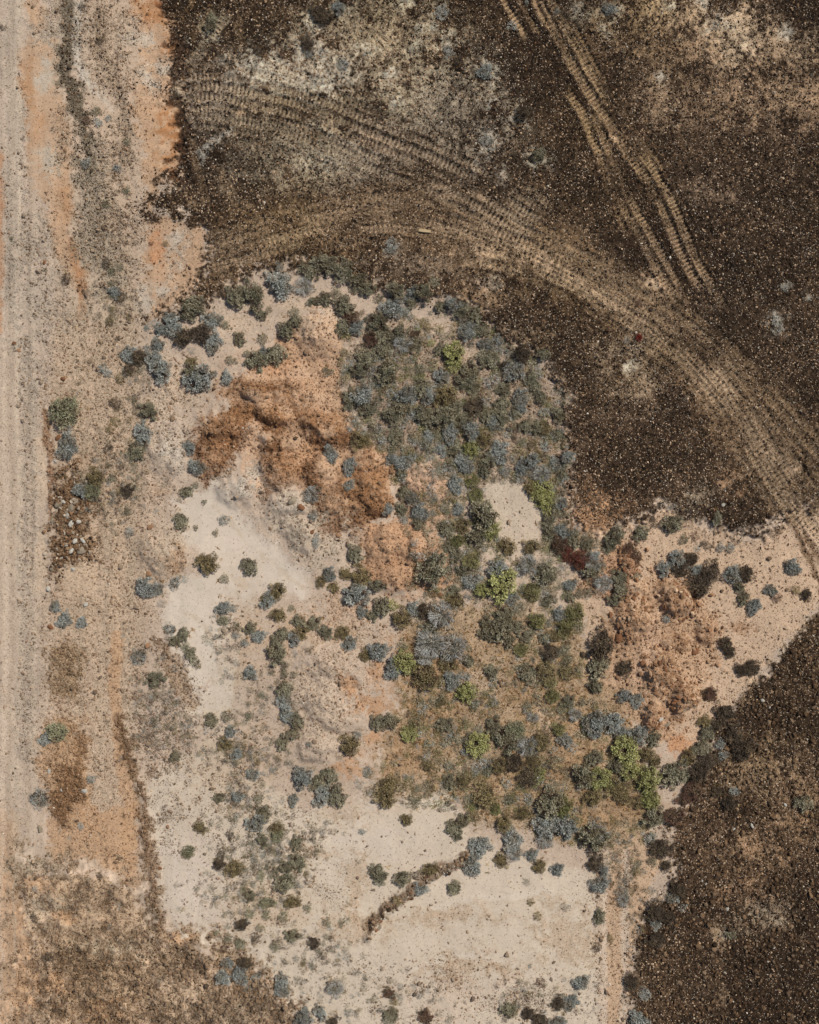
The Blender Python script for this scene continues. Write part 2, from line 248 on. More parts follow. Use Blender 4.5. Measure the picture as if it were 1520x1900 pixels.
# --- pale wash and plains
m = poly([(345, 900), (400, 900), (480, 985), (570, 1060), (560, 1110), (500, 1090), (440, 1140), (400, 1240), (370, 1290), (400, 1330), (350, 1330), (330, 1230), (300, 1150), (310, 1090), (370, 1060), (345, 980), (300, 920)], 14, .6)
paint(m, S(208, 190, 171)); setf(clod, m, .0); setf(grit, m, .12)
m = poly([(262, 1470), (330, 1400), (420, 1380), (480, 1450), (560, 1500), (640, 1500), (760, 1490), (830, 1460), (880, 1550), (1000, 1610), (1110, 1620), (1115, 1900), (1115, 2300), (560, 2300), (540, 1900), (470, 1780), (330, 1750), (290, 1680)], 14, .6)
paint(m, S(205, 187, 166), .9); setf(clod, m, .03); setf(grit, m, .13)
paint(blob(405, 1290, 42, 130), S(209, 193, 173), .85); setf(grit, blob(405, 1290, 42, 130), .1); setf(clod, blob(405, 1290, 42, 130), 0)
for pts in [[(560, 1720), (620, 1790), (690, 1850), (740, 1910)], [(590, 1700), (650, 1775), (720, 1830)], [(300, 1500), (330, 1580), (330, 1680), (350, 1730)], [(380, 1660), (430, 1690), (500, 1700)], [(600, 1530), (700, 1500), (800, 1490), (860, 1510)], [(780, 1700), (880, 1670), (1000, 1660), (1090, 1690)], [(760, 1800), (860, 1770), (960, 1790), (1040, 1850)], [(430, 1060), (470, 1120), (440, 1200), (420, 1300)], [(380, 930), (440, 990), (500, 1040), (550, 1080)], [(330, 1120), (380, 1160), (400, 1240)]]:
    paint(line(pts, 7, 9, .6), S(214, 199, 180), .5); paint(line([(x + 9, y + 8) for x, y in pts], 4, 7, .6), S(184, 158, 132), .4)
paint(blob(350, 1650, 70, 90), S(209, 190, 172), .9); paint(blob(660, 1550, 100, 60), S(207, 189, 170), .8); paint(blob(850, 1640, 100, 50), S(207, 188, 168), .8); paint(blob(860, 1840, 100, 60), S(203, 180, 158), .7)
for a in [(1050, 1740, 60, 60), (830, 1700, 90, 20), (870, 1790, 70, 30), (660, 1630, 20, 60), (680, 1720, 60, 30), (1150, 1720, 30, 180), (590, 1580, 50, 12), (640, 1515, 60, 18)]: paint(blob(*a), S(184, 152, 120), .5); setf(grit, blob(*a), .7, .8)
m = line([(690, 1720), (720, 1690), (780, 1640), (840, 1610), (880, 1590)], 17, 9, .6); paint(m, S(118, 92, 68), .8); setf(clod, m, .6)
m = poly([(1118, 1560), (1200, 1540), (1225, 1600), (1190, 1700), (1168, 1800), (1158, 1900), (1150, 2300), (1112, 2300)], 8, .4); paint(m, S(198, 166, 136)); setf(clod, m, .12); setf(dark, m, .02)
for xo in (1122, 1160): paint(line([(xo + 4, 1580), (xo, 1750), (xo - 6, 2050)], 10, 6, .3), S(208, 186, 164), .8)
setf(clod, line([(1113, 1590), (1110, 1700), (1108, 1900)], 10, 6, .4), .6, .8)
# ruts on the right apron
for pts, wd in [([(1460, 955), (1485, 1000), (1510, 1060), (1530, 1110), (1560, 1180)], 9), ([(1490, 985), (1520, 1040), (1560, 1100)], 7)]:
    m = line(pts, wd, 5, .3); paint(m, S(110, 82, 58), .8); setf(dark, m, .4, .6)
# --- left stony verge (between road and wash)
m = poly([(95, 600), (240, 600), (270, 760), (330, 900), (300, 1100), (250, 1300), (235, 1500), (225, 1600), (90, 1600), (85, 1300), (90, 900)], 20)
paint(m, S(197, 170, 145), .6); setf(clod, m, .2, .8); setf(grit, m, .75)
soil *= (1 + .08 * n_str * sst(420, 250, PX))[..., None]
for x0 in (150, 192, 235): 
    m = line([(x0 - 5, 560), (x0, 760), (x0 + 5, 1000), (x0 - 2, 1300), (x0 + 3, 1480)], 22, 16); paint(m, S(196, 176, 152), .3); setf(clod, m, .35, .4)
for x0 in (215, 170): paint(line([(x0, 980), (x0 - 3, 1100), (x0 - 6, 1180)], 14, 8), S(204, 178, 152), .8)
m = poly([(96, 890), (130, 880), (168, 930), (158, 965), (170, 1005), (150, 1040), (108, 1075), (92, 1010), (98, 950)], 18, 1.5); paint(m, S(144, 112, 82), .85); setf(dark, m, .4); setf(clod, m, .9)
for p_ in [[(110, 1060), (160, 1040), (160, 1105), (118, 1110)], [(62, 885), (85, 885), (90, 925), (72, 940)], [(65, 815), (85, 815), (84, 880), (66, 870)], [(68, 985), (88, 985), (88, 1100), (68, 1100)]]:
    m = poly(p_, 6, .4); paint(m, S(204, 178, 152), .9); setf(clod, m, .02)
m = line([(88, 760), (90, 880), (92, 960)], 7, 5); paint(m, S(150, 110, 78), .7); setf(clod, m, .6)
m = poly([(98, 1195), (155, 1190), (160, 1240), (150, 1300), (100, 1300)], 14); paint(m, S(158, 132, 102), .75); setf(clod, m, .75)
m = poly([(285, 1180), (320, 1190), (345, 1240), (365, 1300), (350, 1320), (320, 1280), (310, 1220)], 8, .7); setf(clod, m, .7); paint(m, S(158, 128, 98), .6)
for a, cl in [((290, 1310, 50, 12), .5), ((260, 1360, 26, 30), .65), ((290, 1400, 40, 40), .55), ((360, 1340, 40, 20), .45), ((300, 1430, 30, 20), .5), ((380, 1420, 6, 60), .45), ((330, 1480, 50, 10), .3), ((300, 1520, 26, 14), .5), ((300, 1560, 30, 26), .4), ((250, 1290, 20, 40), .4), ((330, 1260, 30, 30), .45), ((420, 1460, 40, 60), .22), ((400, 1560, 30, 60), .22)]:
    setf(clod, blob(*a), cl, .8)
paint(blob(258, 1333, 9, 15, 20), S(206, 188, 166), .8); paint(blob(285, 1370, 16, 12), S(206, 188, 168), .8)
m = poly([(90, 1345), (160, 1340), (170, 1420), (165, 1500), (140, 1560), (90, 1500), (80, 1430)], 14); paint(m, S(184, 148, 114), .8); setf(clod, m, .5)
m = poly([(100, 1420), (150, 1430), (160, 1480), (120, 1550), (90, 1510), (110, 1470)], 8); paint(m, S(138, 104, 74), .8); setf(clod, m, .8); setf(dark, m, .15)
m = poly([(150, 1365), (170, 1375), (160, 1440), (140, 1440)], 8); setf(clod, m, .7); paint(m, S(150, 114, 80), .6)
m = poly([(85, 1510), (100, 1530), (140, 1560), (150, 1500), (215, 1480), (240, 1490), (252, 1600), (240, 1640), (200, 1590), (100, 1595), (86, 1560)], 10); paint(m, S(196, 158, 124), .85); setf(clod, m, .05)
m = line([(212, 1180), (214, 1260), (222, 1360), (230, 1440), (238, 1560), (248, 1640)], 20, 6, .5); paint(m, S(194, 156, 122), .8); setf(clod, m, .08)
m = line([(228, 1340), (246, 1440), (262, 1540), (275, 1620), (285, 1690), (300, 1735), (360, 1750)], 13, 14, .8); paint(m, S(128, 98, 70), .8); setf(clod, m, .85); setf(dark, m, .1)
# bottom-left clodded ground
m = poly([(28, 1580), (90, 1600), (200, 1590), (262, 1640), (285, 1720), (380, 1745), (440, 1770), (500, 1810), (545, 1860), (570, 1900), (620, 2300), (10, 2300)], 14)
m = fray(poly([(28, 1580), (90, 1600), (200, 1590), (262, 1640), (285, 1720), (380, 1745), (440, 1770), (500, 1810), (545, 1860), (570, 1900), (620, 2300), (10, 2300)], 34, 1.2)); paint(m, S(176, 150, 124), .9); setf(clod, m, .66); clod += fray(m) * (.55 * n_mid + .45 * n_fin)
for a in [(180, 1800, 120, 60), (150, 1770, 40, 22), (430, 1790, 70, 30), (430, 1870, 100, 40), (280, 1690, 20, 50), (330, 1780, 70, 30), (250, 1880, 200, 30)]: setf(dark, blob(*a), .34, .7); paint(blob(*a), S(146, 122, 96), .5)
for a in [(60, 1620, 60, 40), (90, 1680, 60, 30), (200, 1760, 60, 16), (430, 1870, 60, 26)]: paint(blob(*a), S(178, 162, 140), .6)
for a in [(120, 1700, 30, 10), (200, 1880, 40, 14), (110, 1830, 20, 20), (40, 1700, 12, 60), (200, 1850, 18, 14), (330, 1740, 24, 8), (50, 1830, 26, 60), (80, 1640, 30, 20)]: paint(blob(*a), S(198, 158, 122), .8); setf(clod, blob(*a), .1, .8)
m = blob(440, 1870, 70, 30); paint(m, S(140, 118, 96), .7)
# bottom strip litter
for a, cl in [((760, 1890, 60, 20), .45), ((980, 1850, 60, 40), .5), ((900, 1880, 60, 20), .3), ((860, 1790, 60, 20), .25), ((820, 1830, 50, 30), .16), ((1090, 1870, 30, 30), .3), ((700, 1800, 40, 20), .25), ((480, 1650, 80, 80), .2), ((540, 1560, 50, 30), .3), ((430, 1150, 30, 60), .2), ((480, 1300, 60, 90), .12)]: setf(clod, blob(*a), cl, .8)
for a in [(450, 1170, 30, 110), (530, 1200, 40, 40), (420, 1420, 90, 90), (500, 1680, 90, 60), (560, 1170, 60, 30)]: paint(blob(*a), S(190, 160, 130), .45)

# ------------------------------------------------------------------ height of the land
dkm0 = np.maximum(dk1, dk2)
hgt += .10 * n_big + .03 * n_mid + .006 * n_fin
hgt += .012 * n_st2 * sst(300, 100, PX)
hgt += .16 * dk1 * sst(300, 420, PX) + .05 * dk2
for a, h in [((590, 620, 60), .5), ((500, 720, 75, 35), .35), ((415, 795, 50, 35), .45), ((510, 775, 45, 32), .45), ((595, 790, 48, 42), .5), ((515, 865, 42, 42), .4), ((590, 870, 34), .25), ((650, 920, 60, 50), .5), ((695, 880, 40), .35), ((440, 905, 45), .45), ((545, 940, 48), .45), ((570, 1000, 50), .35), ((310, 835, 55, 48), .4), ((300, 1030, 52), .4),
             ((760, 1030, 80, 60), .5), ((780, 880, 50, 60), .35), ((615, 1230, 75, 48), .4), ((600, 1320, 70, 50), .4), ((595, 1385, 55, 40), .35), ((1165, 1150, 55, 60), .5), ((1260, 1110, 50, 50), .45), ((1215, 1240, 45, 60), .45), ((1270, 1290, 45, 45), .45), ((1110, 1050, 60, 60), .35), ((740, 720, 60, 60), .4), ((840, 800, 60, 60), .3), ((360, 630, 60, 40), .2),
             ((125, 980, 40, 80), .3), ((280, 700, 40, 50), .2), ((640, 1430, 40, 30), .25), ((1210, 1330, 30, 40), .3), ((150, 1800, 80, 60), .25), ((430, 1860, 90, 50), .25), ((125, 1250, 40, 60), .15), ((120, 1470, 40, 60), .2)]:
    hgt += .35 * h * blob(*a) * (1 + .3 * n_fin)
m = line([(690, 1740), (715, 1700), (760, 1655), (820, 1620), (870, 1590)], 7, 13, .6); hgt += .22 * m
m = line([(228, 1340), (246, 1440), (262, 1540), (275, 1620), (285, 1690), (300, 1735), (360, 1750)], 8, 16, .8); hgt += .08 * m * (1 + .8 * n_fin)
rough = np.clip(clod, 0, 1) * .055 + np.clip(dark, 0, 1) * .024 + .008 * grit
hgt += rough * (noise(9, 21, 2) + .7 * noise(5, 22))
def dome(cx, cy, rx, ry, rot=0):
    s_ = bbox(cx - rx * 1.6 - 20, cx + rx * 1.6 + 20, cy - ry * 1.6 - 20, cy + ry * 1.6 + 20); x = PX[s_] + .8 * WXa[s_] - cx; y = PY[s_] + .8 * WYa[s_] - cy
    c, n_ = math.cos(math.radians(rot)), math.sin(math.radians(rot)); q = ((x * c + y * n_) / rx) ** 2 + ((-x * n_ + y * c) / ry) ** 2
    out = np.zeros((NY, NX), np.float32); out[s_] = sst(0, 1.25, 1.12 - q) ; return out
DM = np.zeros((NY, NX), np.float32)
for a, h in [((590, 622, 46, 52), .38), ((470, 728, 44, 28, 10), .34), ((545, 740, 48, 30, -8), .34), ((420, 790, 46, 26, 8), .42), ((398, 845, 34, 34), .42), ((505, 770, 42, 26), .44), ((510, 825, 38, 26), .36), ((598, 790, 46, 38), .5), ((515, 880, 40, 42), .38), ((592, 872, 32, 36), .4), ((640, 925, 46, 42, 20), .5), ((695, 915, 40, 46, -30), .46), ((680, 850, 44, 30), .3),
             ((440, 912, 42, 42), .4), ((540, 935, 46, 34), .4), ((565, 992, 52, 34), .42), ((310, 842, 50, 42), .34), ((303, 1032, 46, 44), .36), ((720, 1010, 44, 40), .36), ((790, 1030, 50, 44), .36), ((740, 1075, 44, 30), .3), ((780, 890, 36, 40), .3), ((612, 1232, 66, 40), .36), ((590, 1300, 50, 36), .34), ((640, 1330, 44, 34), .3), ((595, 1385, 46, 32), .3),
             ((1170, 1140, 36, 48), .5), ((1172, 1090, 30, 26), .4), ((1258, 1112, 38, 36), .5), ((1218, 1240, 34, 46), .48), ((1268, 1290, 34, 34), .48), ((1308, 1170, 26, 28), .36), ((1165, 1042, 26, 34), .4), ((1208, 1335, 24, 34), .36), ((1240, 1190, 36, 18), .36)]:
    DM = np.maximum(DM, h * (.42 if a[0] < 460 or (a[1] > 900 and a[0] < 680) else .72) * dome(*a) * (1 + .25 * n_fin + .15 * n_mid))
hgt += DM
org = poly([(365, 700), (640, 590), (740, 860), (860, 1010), (860, 1110), (700, 1110), (600, 1000), (480, 960), (380, 900)], 30)
pil = np.clip(org + sum(blob(*a) for a in [(560, 980, 70, 60), (310, 840, 60, 60), (300, 1030, 55, 50), (615, 1230, 80, 50), (600, 1320, 80, 80), (280, 700, 60, 60)]), 0, 1)
hgt += pil * (.055 * noise(30, 71, 3) + .03 * noise(13, 72, 2)) + .02 * noise(40, 73, 3) * (1 - dkm0)
for p_ in NOTCH: hgt -= .06 * line(p_, 3, 5, .5)
# gullies in the orange bank
gul = noise(26, 23, 2, 3.5, .5) * blob(312, 200, 40, 220, 0, 0); hgt += .07 * gul

# ------------------------------------------------------------------ crawler tracks pressed into the gravel
TR = []   # points, width, strength, pitch
def T(pts, wd=20, st=1.0, pitch=9.0, tone=(182, 150, 116), bar=1.0): TR.append((pts, wd, st, pitch, tone, bar))
def para(pts, offs, **k):
    p = np.array(pts, float); t = np.gradient(p, axis=0); t /= np.linalg.norm(t, axis=1)[:, None]
    n = np.stack([-t[:, 1], t[:, 0]], 1)
    for o in offs:
        oo, st, wd = o; T([tuple(q) for q in p + n * oo], wd, st, **k)
T([(915, -60), (932, 0), (955, 40), (980, 85)], 12, 1.1, 8, (196, 162, 128))
T([(938, -50), (962, 0), (985, 45), (1002, 78)], 10, .7, 8, (180, 148, 116))
RT = [(985, -40), (992, 0), (1015, 45), (1042, 95), (1066, 140), (1096, 190), (1130, 240), (1160, 288), (1192, 335), (1218, 380), (1240, 430), (1262, 480), (1290, 530), (1322, 590)]
T([(975, -60), (985, -10), (1005, 40), (1020, 60)], 12, 1, 8, (198, 164, 130))
T([(p[0] + 38, p[1] - 10) for p in RT[2:9]], 12, .7, 7.8, (170, 140, 108)); T([(p[0] + 4, p[1]) for p in RT], 18, 1.1, 7.8, (186, 154, 122)); T([(p[0] + 25, p[1] - 5) for p in RT], 17, 1., 7.8, (178, 148, 116))
T([(1046, 165), (1078, 212), (1102, 270), (1122, 320), (1150, 380), (1180, 430), (1208, 480), (1235, 530), (1262, 560)], 16, 1., 7.8, (180, 149, 117))
T([(p[0] + 19, p[1] - 4) for p in [(1078, 212), (1102, 270), (1122, 320), (1150, 380), (1180, 430), (1208, 480), (1235, 530), (1262, 575)]], 16, 1., 7.8, (180, 149, 117))
T([(1110, 330), (1130, 372), (1160, 430), (1190, 470)], 9, .5, 7.5)
ARC = [(380, 478), (450, 462), (520, 440), (600, 420), (680, 405), (760, 405), (840, 425), (920, 450), (1000, 480), (1080, 520), (1150, 562), (1220, 608), (1290, 664), (1350, 735), (1400, 812), (1450, 890), (1500, 960), (1560, 1040)]
para(ARC, [(-36, .5, 19), (-15, .8, 21), (5, .95, 20), (23, .9, 18), (42, .4, 16)], pitch=8.6, tone=(186, 157, 126), bar=.5)
ARC2 = [(620, 395), (700, 365), (780, 355), (860, 372), (930, 405), (1000, 440), (1080, 490), (1150, 525), (1220, 565), (1290, 610), (1350, 660), (1410, 720), (1470, 790), (1530, 860), (1580, 930)]
para(ARC2, [(-16, .6, 16), (2, .8, 17), (20, .6, 16)], pitch=8.5, tone=(160, 132, 102), bar=.5)
T([(770, 500), (860, 488), (920, 495), (960, 505)], 16, .4, 9)
UL = [(345, 165), (420, 165), (500, 185), (580, 205), (650, 235), (720, 262), (790, 290), (850, 318), (900, 346), (950, 380), (1010, 420)]
para(UL, [(-38, .4, 16), (-20, .8, 16), (0, 1, 18), (20, .9, 18), (40, .8, 16), (58, .6, 16)], pitch=8.2, tone=(178, 154, 128))
UL2 = [(355, 215), (430, 225), (510, 240), (590, 265), (650, 290), (710, 325), (770, 345)]
para(UL2, [(0, .8, 18), (18, .6, 16), (38, .4, 18)], pitch=8.2, tone=(172, 152, 128), bar=.55)
T([(430, 20), (400, 62), (370, 105), (345, 130)], 22, .9, 8, (190, 170, 146)); T([(405, 5), (380, 45), (352, 85)], 14, .6, 8); T([(300, 20), (330, 40), (350, 20), (370, -20)], 14, .6, 8, (190, 150, 110))
T([(355, 240), (362, 290), (376, 340), (388, 390)], 16, .7, 8); T([(400, 300), (425, 350), (440, 410)], 22, .35, 8); T([(340, 330), (352, 365), (368, 400)], 14, .6, 8)
T([(440, 20), (450, 80), (462, 110)], 20, .3, 8); T([(480, 100), (520, 130), (600, 160)], 20, .4, 8)
m = line([(950, -60), (965, 0), (1000, 60), (1050, 110), (1090, 200), (1150, 300), (1200, 400), (1260, 520), (1300, 600)], 110, 40, .5) * dk1; paint(m, S(66, 50, 37), .7); setf(dark, m, .78, .7)
m = line(ARC, 110, 30, .4) * dk1; paint(m, S(112, 88, 64), .75); setf(dark, m, .42, .7)
m = line(ARC2, 60, 30, .4) * dk1; paint(m, S(100, 80, 60), .6); setf(dark, m, .5, .6)
tm_all = np.zeros((NY, NX), np.float32)
n_x0 = noise(5, 66, 2); wob = noise(24, 41, 2) * 3.0; brk = noise(60, 42, 3); brk2 = noise(34, 43, 3)
for ti, (pts, wd, st, pitch, tone, bar) in enumerate(TR):
    s, d, lat, al, tot = stroke(pts, wd + 18, 0, 8)
    a = np.abs(lat + wob[s] * .7); core = 1 - sst(wd / 2 - 2.5, wd / 2 + 1.5, np.maximum(a, d - 1))
    ends = sst(0, 26, al) * sst(tot, tot - 26, al)
    fade = np.clip(.78 + 1.1 * brk[s] + .5 * brk2[s] + .35 * np.sin(ti * 2.1 + al * .021), .28 if wd < 17 and bar == 1 else .1, 1) * ends * st
    stk = .5 * np.sin(lat * .85 + 1.6 * np.sin(al * .017 + ti) + ti) + .5 * np.sin(lat * .38 + al * .011 + 2 * ti)
    bb = np.clip(bar * (1 + 1.4 * brk2[s]), .12, 1.1)
    g = .5 + .5 * bb * np.sin((al + wob[s] * .6 + .0 * lat) * 2 * math.pi / pitch + ti)
    k = np.clip(core * fade, 0, 1)
    berm = np.exp(-((a - wd / 2 - 3.5) / 2.6) ** 2) * (d < a + 2) * fade
    hgt[s] += .012 * k * stk * (1.3 - bar) - .04 * k + .06 * k * (g - .5) + .05 * berm
    tc = S(*tone)[None, None, :] * (.62 + .5 * g[..., None] + .20 * stk[..., None] * (1.1 - .5 * bar)) * (1 + .12 * brk2[s][..., None])
    kk = (k * .82 * np.clip(1 + .35 * n_x0[s] + .3 * n_edge[s] * .4, .3, 1.1))[..., None]
    soil[s] = soil[s] * (1 - kk) + tc * kk
    dark[s] = dark[s] * (1 - k * .85) + k * .85 * (.62 - .58 * g)
    dark[s] = np.clip(dark[s] + .28 * np.clip(berm, 0, 1), 0, 1)
    tm_all[s] = np.maximum(tm_all[s], k)
for a in [((915, 470, 50, 9, 20), 1), ((920, 492, 45, 8, 14), 1), ((890, 452, 30, 8, 20), .8), ((1150, 268, 10, 26, -28), .9), ((1010, 505, 60, 10, 22), .7), ((470, 205, 40, 10), .5), ((1210, 520, 30, 14, 35), .7), ((890, 365, 26, 7, 20), .9), ((1090, 545, 60, 14, 32), .5), ((1000, 480, 50, 10, 24), .5), ((1420, 850, 30, 14, 45), .6), ((1460, 880, 26, 16, 45), .7),
          ((690, 270, 50, 10, 22), .5), ((650, 245, 40, 8, 22), .4), ((1340, 720, 40, 12, 45), .4)]:
    m = blob(*a[0]) * a[1]; paint(m, S(204, 172, 140), .8); setf(dark, m, .08, .7)
m = poly([(376, 306), (366, 284), (384, 262), (414, 246), (436, 238), (412, 262), (392, 284)], 5, .3); paint(m, S(200, 190, 174), .8); setf(dark, m, .05, .8)
for pts in [[(760, 345), (830, 335), (880, 360), (940, 372)], [(840, 440), (900, 455), (960, 482), (1020, 520)], [(600, 250), (660, 262), (720, 300), (800, 338)], [(700, 350), (640, 372), (600, 385)]]:
    setf(dark, line(pts, 5, 5, .2), .75, .8)
n_m2 = noise(48, 61, 3); n_f2 = noise(12, 62, 3); n_x = noise(4.5, 63, 1)
dkm = np.maximum(dk1, dk2)
soil *= (1 + dkm * (1 - .6 * tm_all) * (.22 * n_big + .30 * n_m2 + .16 * n_f2) + (1 - dkm) * grit * (.06 * n_m2 + .13 * n_f2 + .10 * n_x) + grass_m * (.14 * n_m2 + .22 * n_f2))[..., None]
soil[..., 2] *= (1 - .10 * dkm * np.clip(n_big, 0, 1) * 2); n_y = noise(7.5, 64, 2); n_w = noise(150, 65, 3)
soil *= (1 + dkm * (1 - .7 * tm_all) * (.42 * n_x + .36 * n_y + .55 * n_w + .12 * n_m2))[..., None]
dark += dkm * (1 - tm_all) * (-.22 * n_m2 - .12 * n_f2 - .30 * n_x - .28 * n_y - .22 * n_w)
spill = (poly(DARK1, 60, 1.2) + poly(DARK2, 46, 1.2)) * (1 - dkm); dark += np.clip(spill * (.24 + .35 * n_f2 + .3 * n_m2), 0, .5)
soil *= (1 - .35 * np.clip(spill * (.4 + .8 * n_m2 + .6 * n_y), 0, 1))[..., None]
soil *= (1 + (1 - dkm) * (.045 * n_w + .04 * n_m2 + .05 * np.clip(n_str, -1, 1)))[..., None]
hgt += .012 * n_f2 * grit * (1 - tm_all)
grit = np.clip(grit, 0, 1); dark = np.clip(dark, 0, 1); clod = np.clip(clod, 0, 1)
ll = poly([(245, 1170), (335, 1180), (372, 1320), (385, 1480), (310, 1600), (262, 1500)], 24) + .55 * poly([(400, 1370), (500, 1380), (520, 1560), (640, 1600), (600, 1790), (430, 1760), (400, 1560)], 34) + .8 * blob(990, 1860, 110, 40) + .6 * blob(1150, 1650, 60, 120) + .7 * blob(720, 1840, 90, 50) + .6 * blob(560, 1470, 60, 60) + .5 * blob(860, 1800, 90, 40)
pat = np.clip(1.5 * n_m2 + 1.1 * n_f2 + .25, 0, 1); clod += np.clip(ll, 0, 1) * pat * .75
verge = (1 - dkm) * sst(300, 220, PX) * sst(90, 110, PX); clod += verge * np.clip(1.3 * n_m2 + .9 * n_f2, 0, .6) * .5; soil *= (1 + verge[..., None] * np.array([.03, .005, -.035], np.float32))
soil *= (1 - .18 * np.clip(ll, 0, 1) * pat - .12 * verge * pat)[..., None]
bl = poly([(28, 1580), (90, 1600), (200, 1590), (262, 1640), (285, 1720), (380, 1745), (440, 1770), (500, 1810), (545, 1860), (570, 1900), (620, 2300), (10, 2300)], 34, 1.2)
n_c1 = noise(11, 76, 2); n_c2 = noise(30, 77, 2); soil *= (1 + bl * (.42 * n_c1 + .34 * n_c2 + .34 * n_m2))[..., None]; hgt += bl * (.07 * n_c1 + .05 * n_c2); clod -= bl * (.5 * n_c1 + .3 * n_c2)
hgt += dk2 * .05 * noise(15, 74, 2) + dk1 * (1 - tm_all) * .02 * noise(12, 75, 2)
soil = np.clip(soil, .012, .8)

def samp(f, px, py):
    i = np.clip(((px + PAD) / STEP), 0, NX - 1.001); j = np.clip(((py + PAD) / STEP), 0, NY - 1.001)
    i0 = i.astype(int); j0 = j.astype(int); fi = i - i0; fj = j - j0
    return (f[j0, i0] * (1 - fi) * (1 - fj) + f[j0, i0 + 1] * fi * (1 - fj) + f[j0 + 1, i0] * (1 - fi) * fj + f[j0 + 1, i0 + 1] * fi * fj)
def ground_z(px, py): return float(samp(hgt, np.array([px], float), np.array([py], float))[0])

# ------------------------------------------------------------------ material helpers
def mat(name):
    m = bpy.data.materials.new(name); m.use_nodes = True; n = m.node_tree; n.nodes.clear()
    o = n.nodes.new('ShaderNodeOutputMaterial'); b = n.nodes.new('ShaderNodeBsdfPrincipled'); n.links.new(b.outputs[0], o.inputs[0])
    b.inputs['Roughness'].default_value = .92; b.inputs['Specular IOR Level'].default_value = .15
    return m, n, b
def N(n, t, **k):
    x = n.nodes.new(t)
    for a, v in k.items(): setattr(x, a, v)
    return x
def mth(n, op, a, b=None, c=None, clamp=False):
    x = N(n, 'ShaderNodeMath', operation=op); x.use_clamp = clamp
    for i, v in enumerate((a, b, c)):
        if v is None: continue
        if isinstance(v, (int, float)): x.inputs[i].default_value = v
        else: n.links.new(v, x.inputs[i])
    return x.outputs[0]
def mixc(n, f, a, b, mode='MIX'):
    x = N(n, 'ShaderNodeMix', data_type='RGBA', blend_type=mode)
    for i, v in ((0, f), (6, a), (7, b)):
        if isinstance(v, (int, float)): x.inputs[i].default_value = v
        elif isinstance(v, (tuple, list, np.ndarray)): x.inputs[i].default_value = (float(v[0]), float(v[1]), float(v[2]), 1)
        else: n.links.new(v, x.inputs[i])
    return x.outputs[2]
def ground_mat():
    m, n, b = mat('bare_earth'); L = n.links
    geo = N(n, 'ShaderNodeNewGeometry'); pos = geo.outputs['Position']
    so = N(n, 'ShaderNodeAttribute', attribute_name='soil'); mk = N(n, 'ShaderNodeAttribute', attribute_name='cover')
    sp = N(n, 'ShaderNodeSeparateColor'); L.new(mk.outputs['Color'], sp.inputs[0])
    col = so.outputs['Color']; hts = []
    n1 = N(n, 'ShaderNodeTexNoise'); n1.inputs['Scale'].default_value = 11; n1.inputs['Detail'].default_value = 7; n1.inputs['Roughness'].default_value = .85; L.new(pos, n1.inputs['Vector'])
    f = mth(n, 'MULTIPLY_ADD', n1.outputs[0], 1.9, .06)
    cb = N(n, 'ShaderNodeCombineColor'); [L.new(f, cb.inputs[i]) for i in range(3)]
    gf = mth(n, 'MULTIPLY_ADD', sp.outputs[2], .75, .22)
    col = mixc(n, gf, col, mixc(n, 1.0, col, cb.outputs[0], 'MULTIPLY'))
    def vor(scale, off):
        v = N(n, 'ShaderNodeTexVoronoi'); v.inputs['Scale'].default_value = scale
        mp = N(n, 'ShaderNodeVectorMath', operation='ADD'); mp.inputs[1].default_value = (off, off * .7, 0); L.new(pos, mp.inputs[0]); L.new(mp.outputs[0], v.inputs['Vector'])
        s_ = N(n, 'ShaderNodeSeparateColor'); L.new(v.outputs['Color'], s_.inputs[0]); return v, s_
    # brown crumbs
    for scale, off, w_, chan, c0, c1 in [(17, 3, .55, 1, S(120, 84, 56), S(164, 122, 86)), (30, 7, .6, 1, S(108, 78, 54), S(176, 136, 100)), (44, 29, .26, 2, S(104, 82, 62), S(150, 124, 98)), (25, 33, .12, 2, S(96, 74, 56), S(140, 112, 86)), (22, 11, .62, 0, S(34, 25, 18), S(72, 53, 38)), (38, 15, .75, 0, S(30, 22, 16), S(84, 64, 46))]:
        v, s_ = vor(scale, off)
        thr = mth(n, 'MULTIPLY', sp.outputs[chan], w_)
        k = mth(n, 'LESS_THAN', s_.outputs[0], thr)
        dd = mth(n, 'MULTIPLY', v.outputs['Distance'], scale * .0 + 1.0)
        k = mth(n, 'MULTIPLY', k, mth(n, 'LESS_THAN', v.outputs['Distance'], .46))
        cc = mixc(n, s_.outputs[1], c0, c1) if chan == 0 else mixc(n, 1.0, col, mixc(n, s_.outputs[1], (.26, .21, .17), (.72, .66, .60)), 'MULTIPLY')
        col = mixc(n, mth(n, 'MULTIPLY', k, .88), col, cc)
        hts.append(mth(n, 'MULTIPLY', k, mth(n, 'SUBTRACT', .6, v.outputs['Distance'])))
    # pale chips
    v, s_ = vor(34, 21)
    k = mth(n, 'MULTIPLY', mth(n, 'GREATER_THAN', s_.outputs[2], .91), mth(n, 'LESS_THAN', v.outputs['Distance'], .42))
    k = mth(n, 'MULTIPLY', k, sp.outputs[2])
    col = mixc(n, k, col, mixc(n, s_.outputs[0], S(178, 158, 132), S(225, 212, 195)))
    L.new(col, b.inputs['Base Color'])
    h = hts[0]
    for q in hts[1:]: h = mth(n, 'ADD', h, q)
    h = mth(n, 'ADD', h, mth(n, 'MULTIPLY', n1.outputs[0], mth(n, 'MULTIPLY_ADD', sp.outputs[2], 1.3, .25)))
    bp = N(n, 'ShaderNodeBump'); bp.inputs['Strength'].default_value = .9; bp.inputs['Distance'].default_value = .03
    L.new(h, bp.inputs['Height']); L.new(bp.outputs[0], b.inputs['Normal'])
    return m
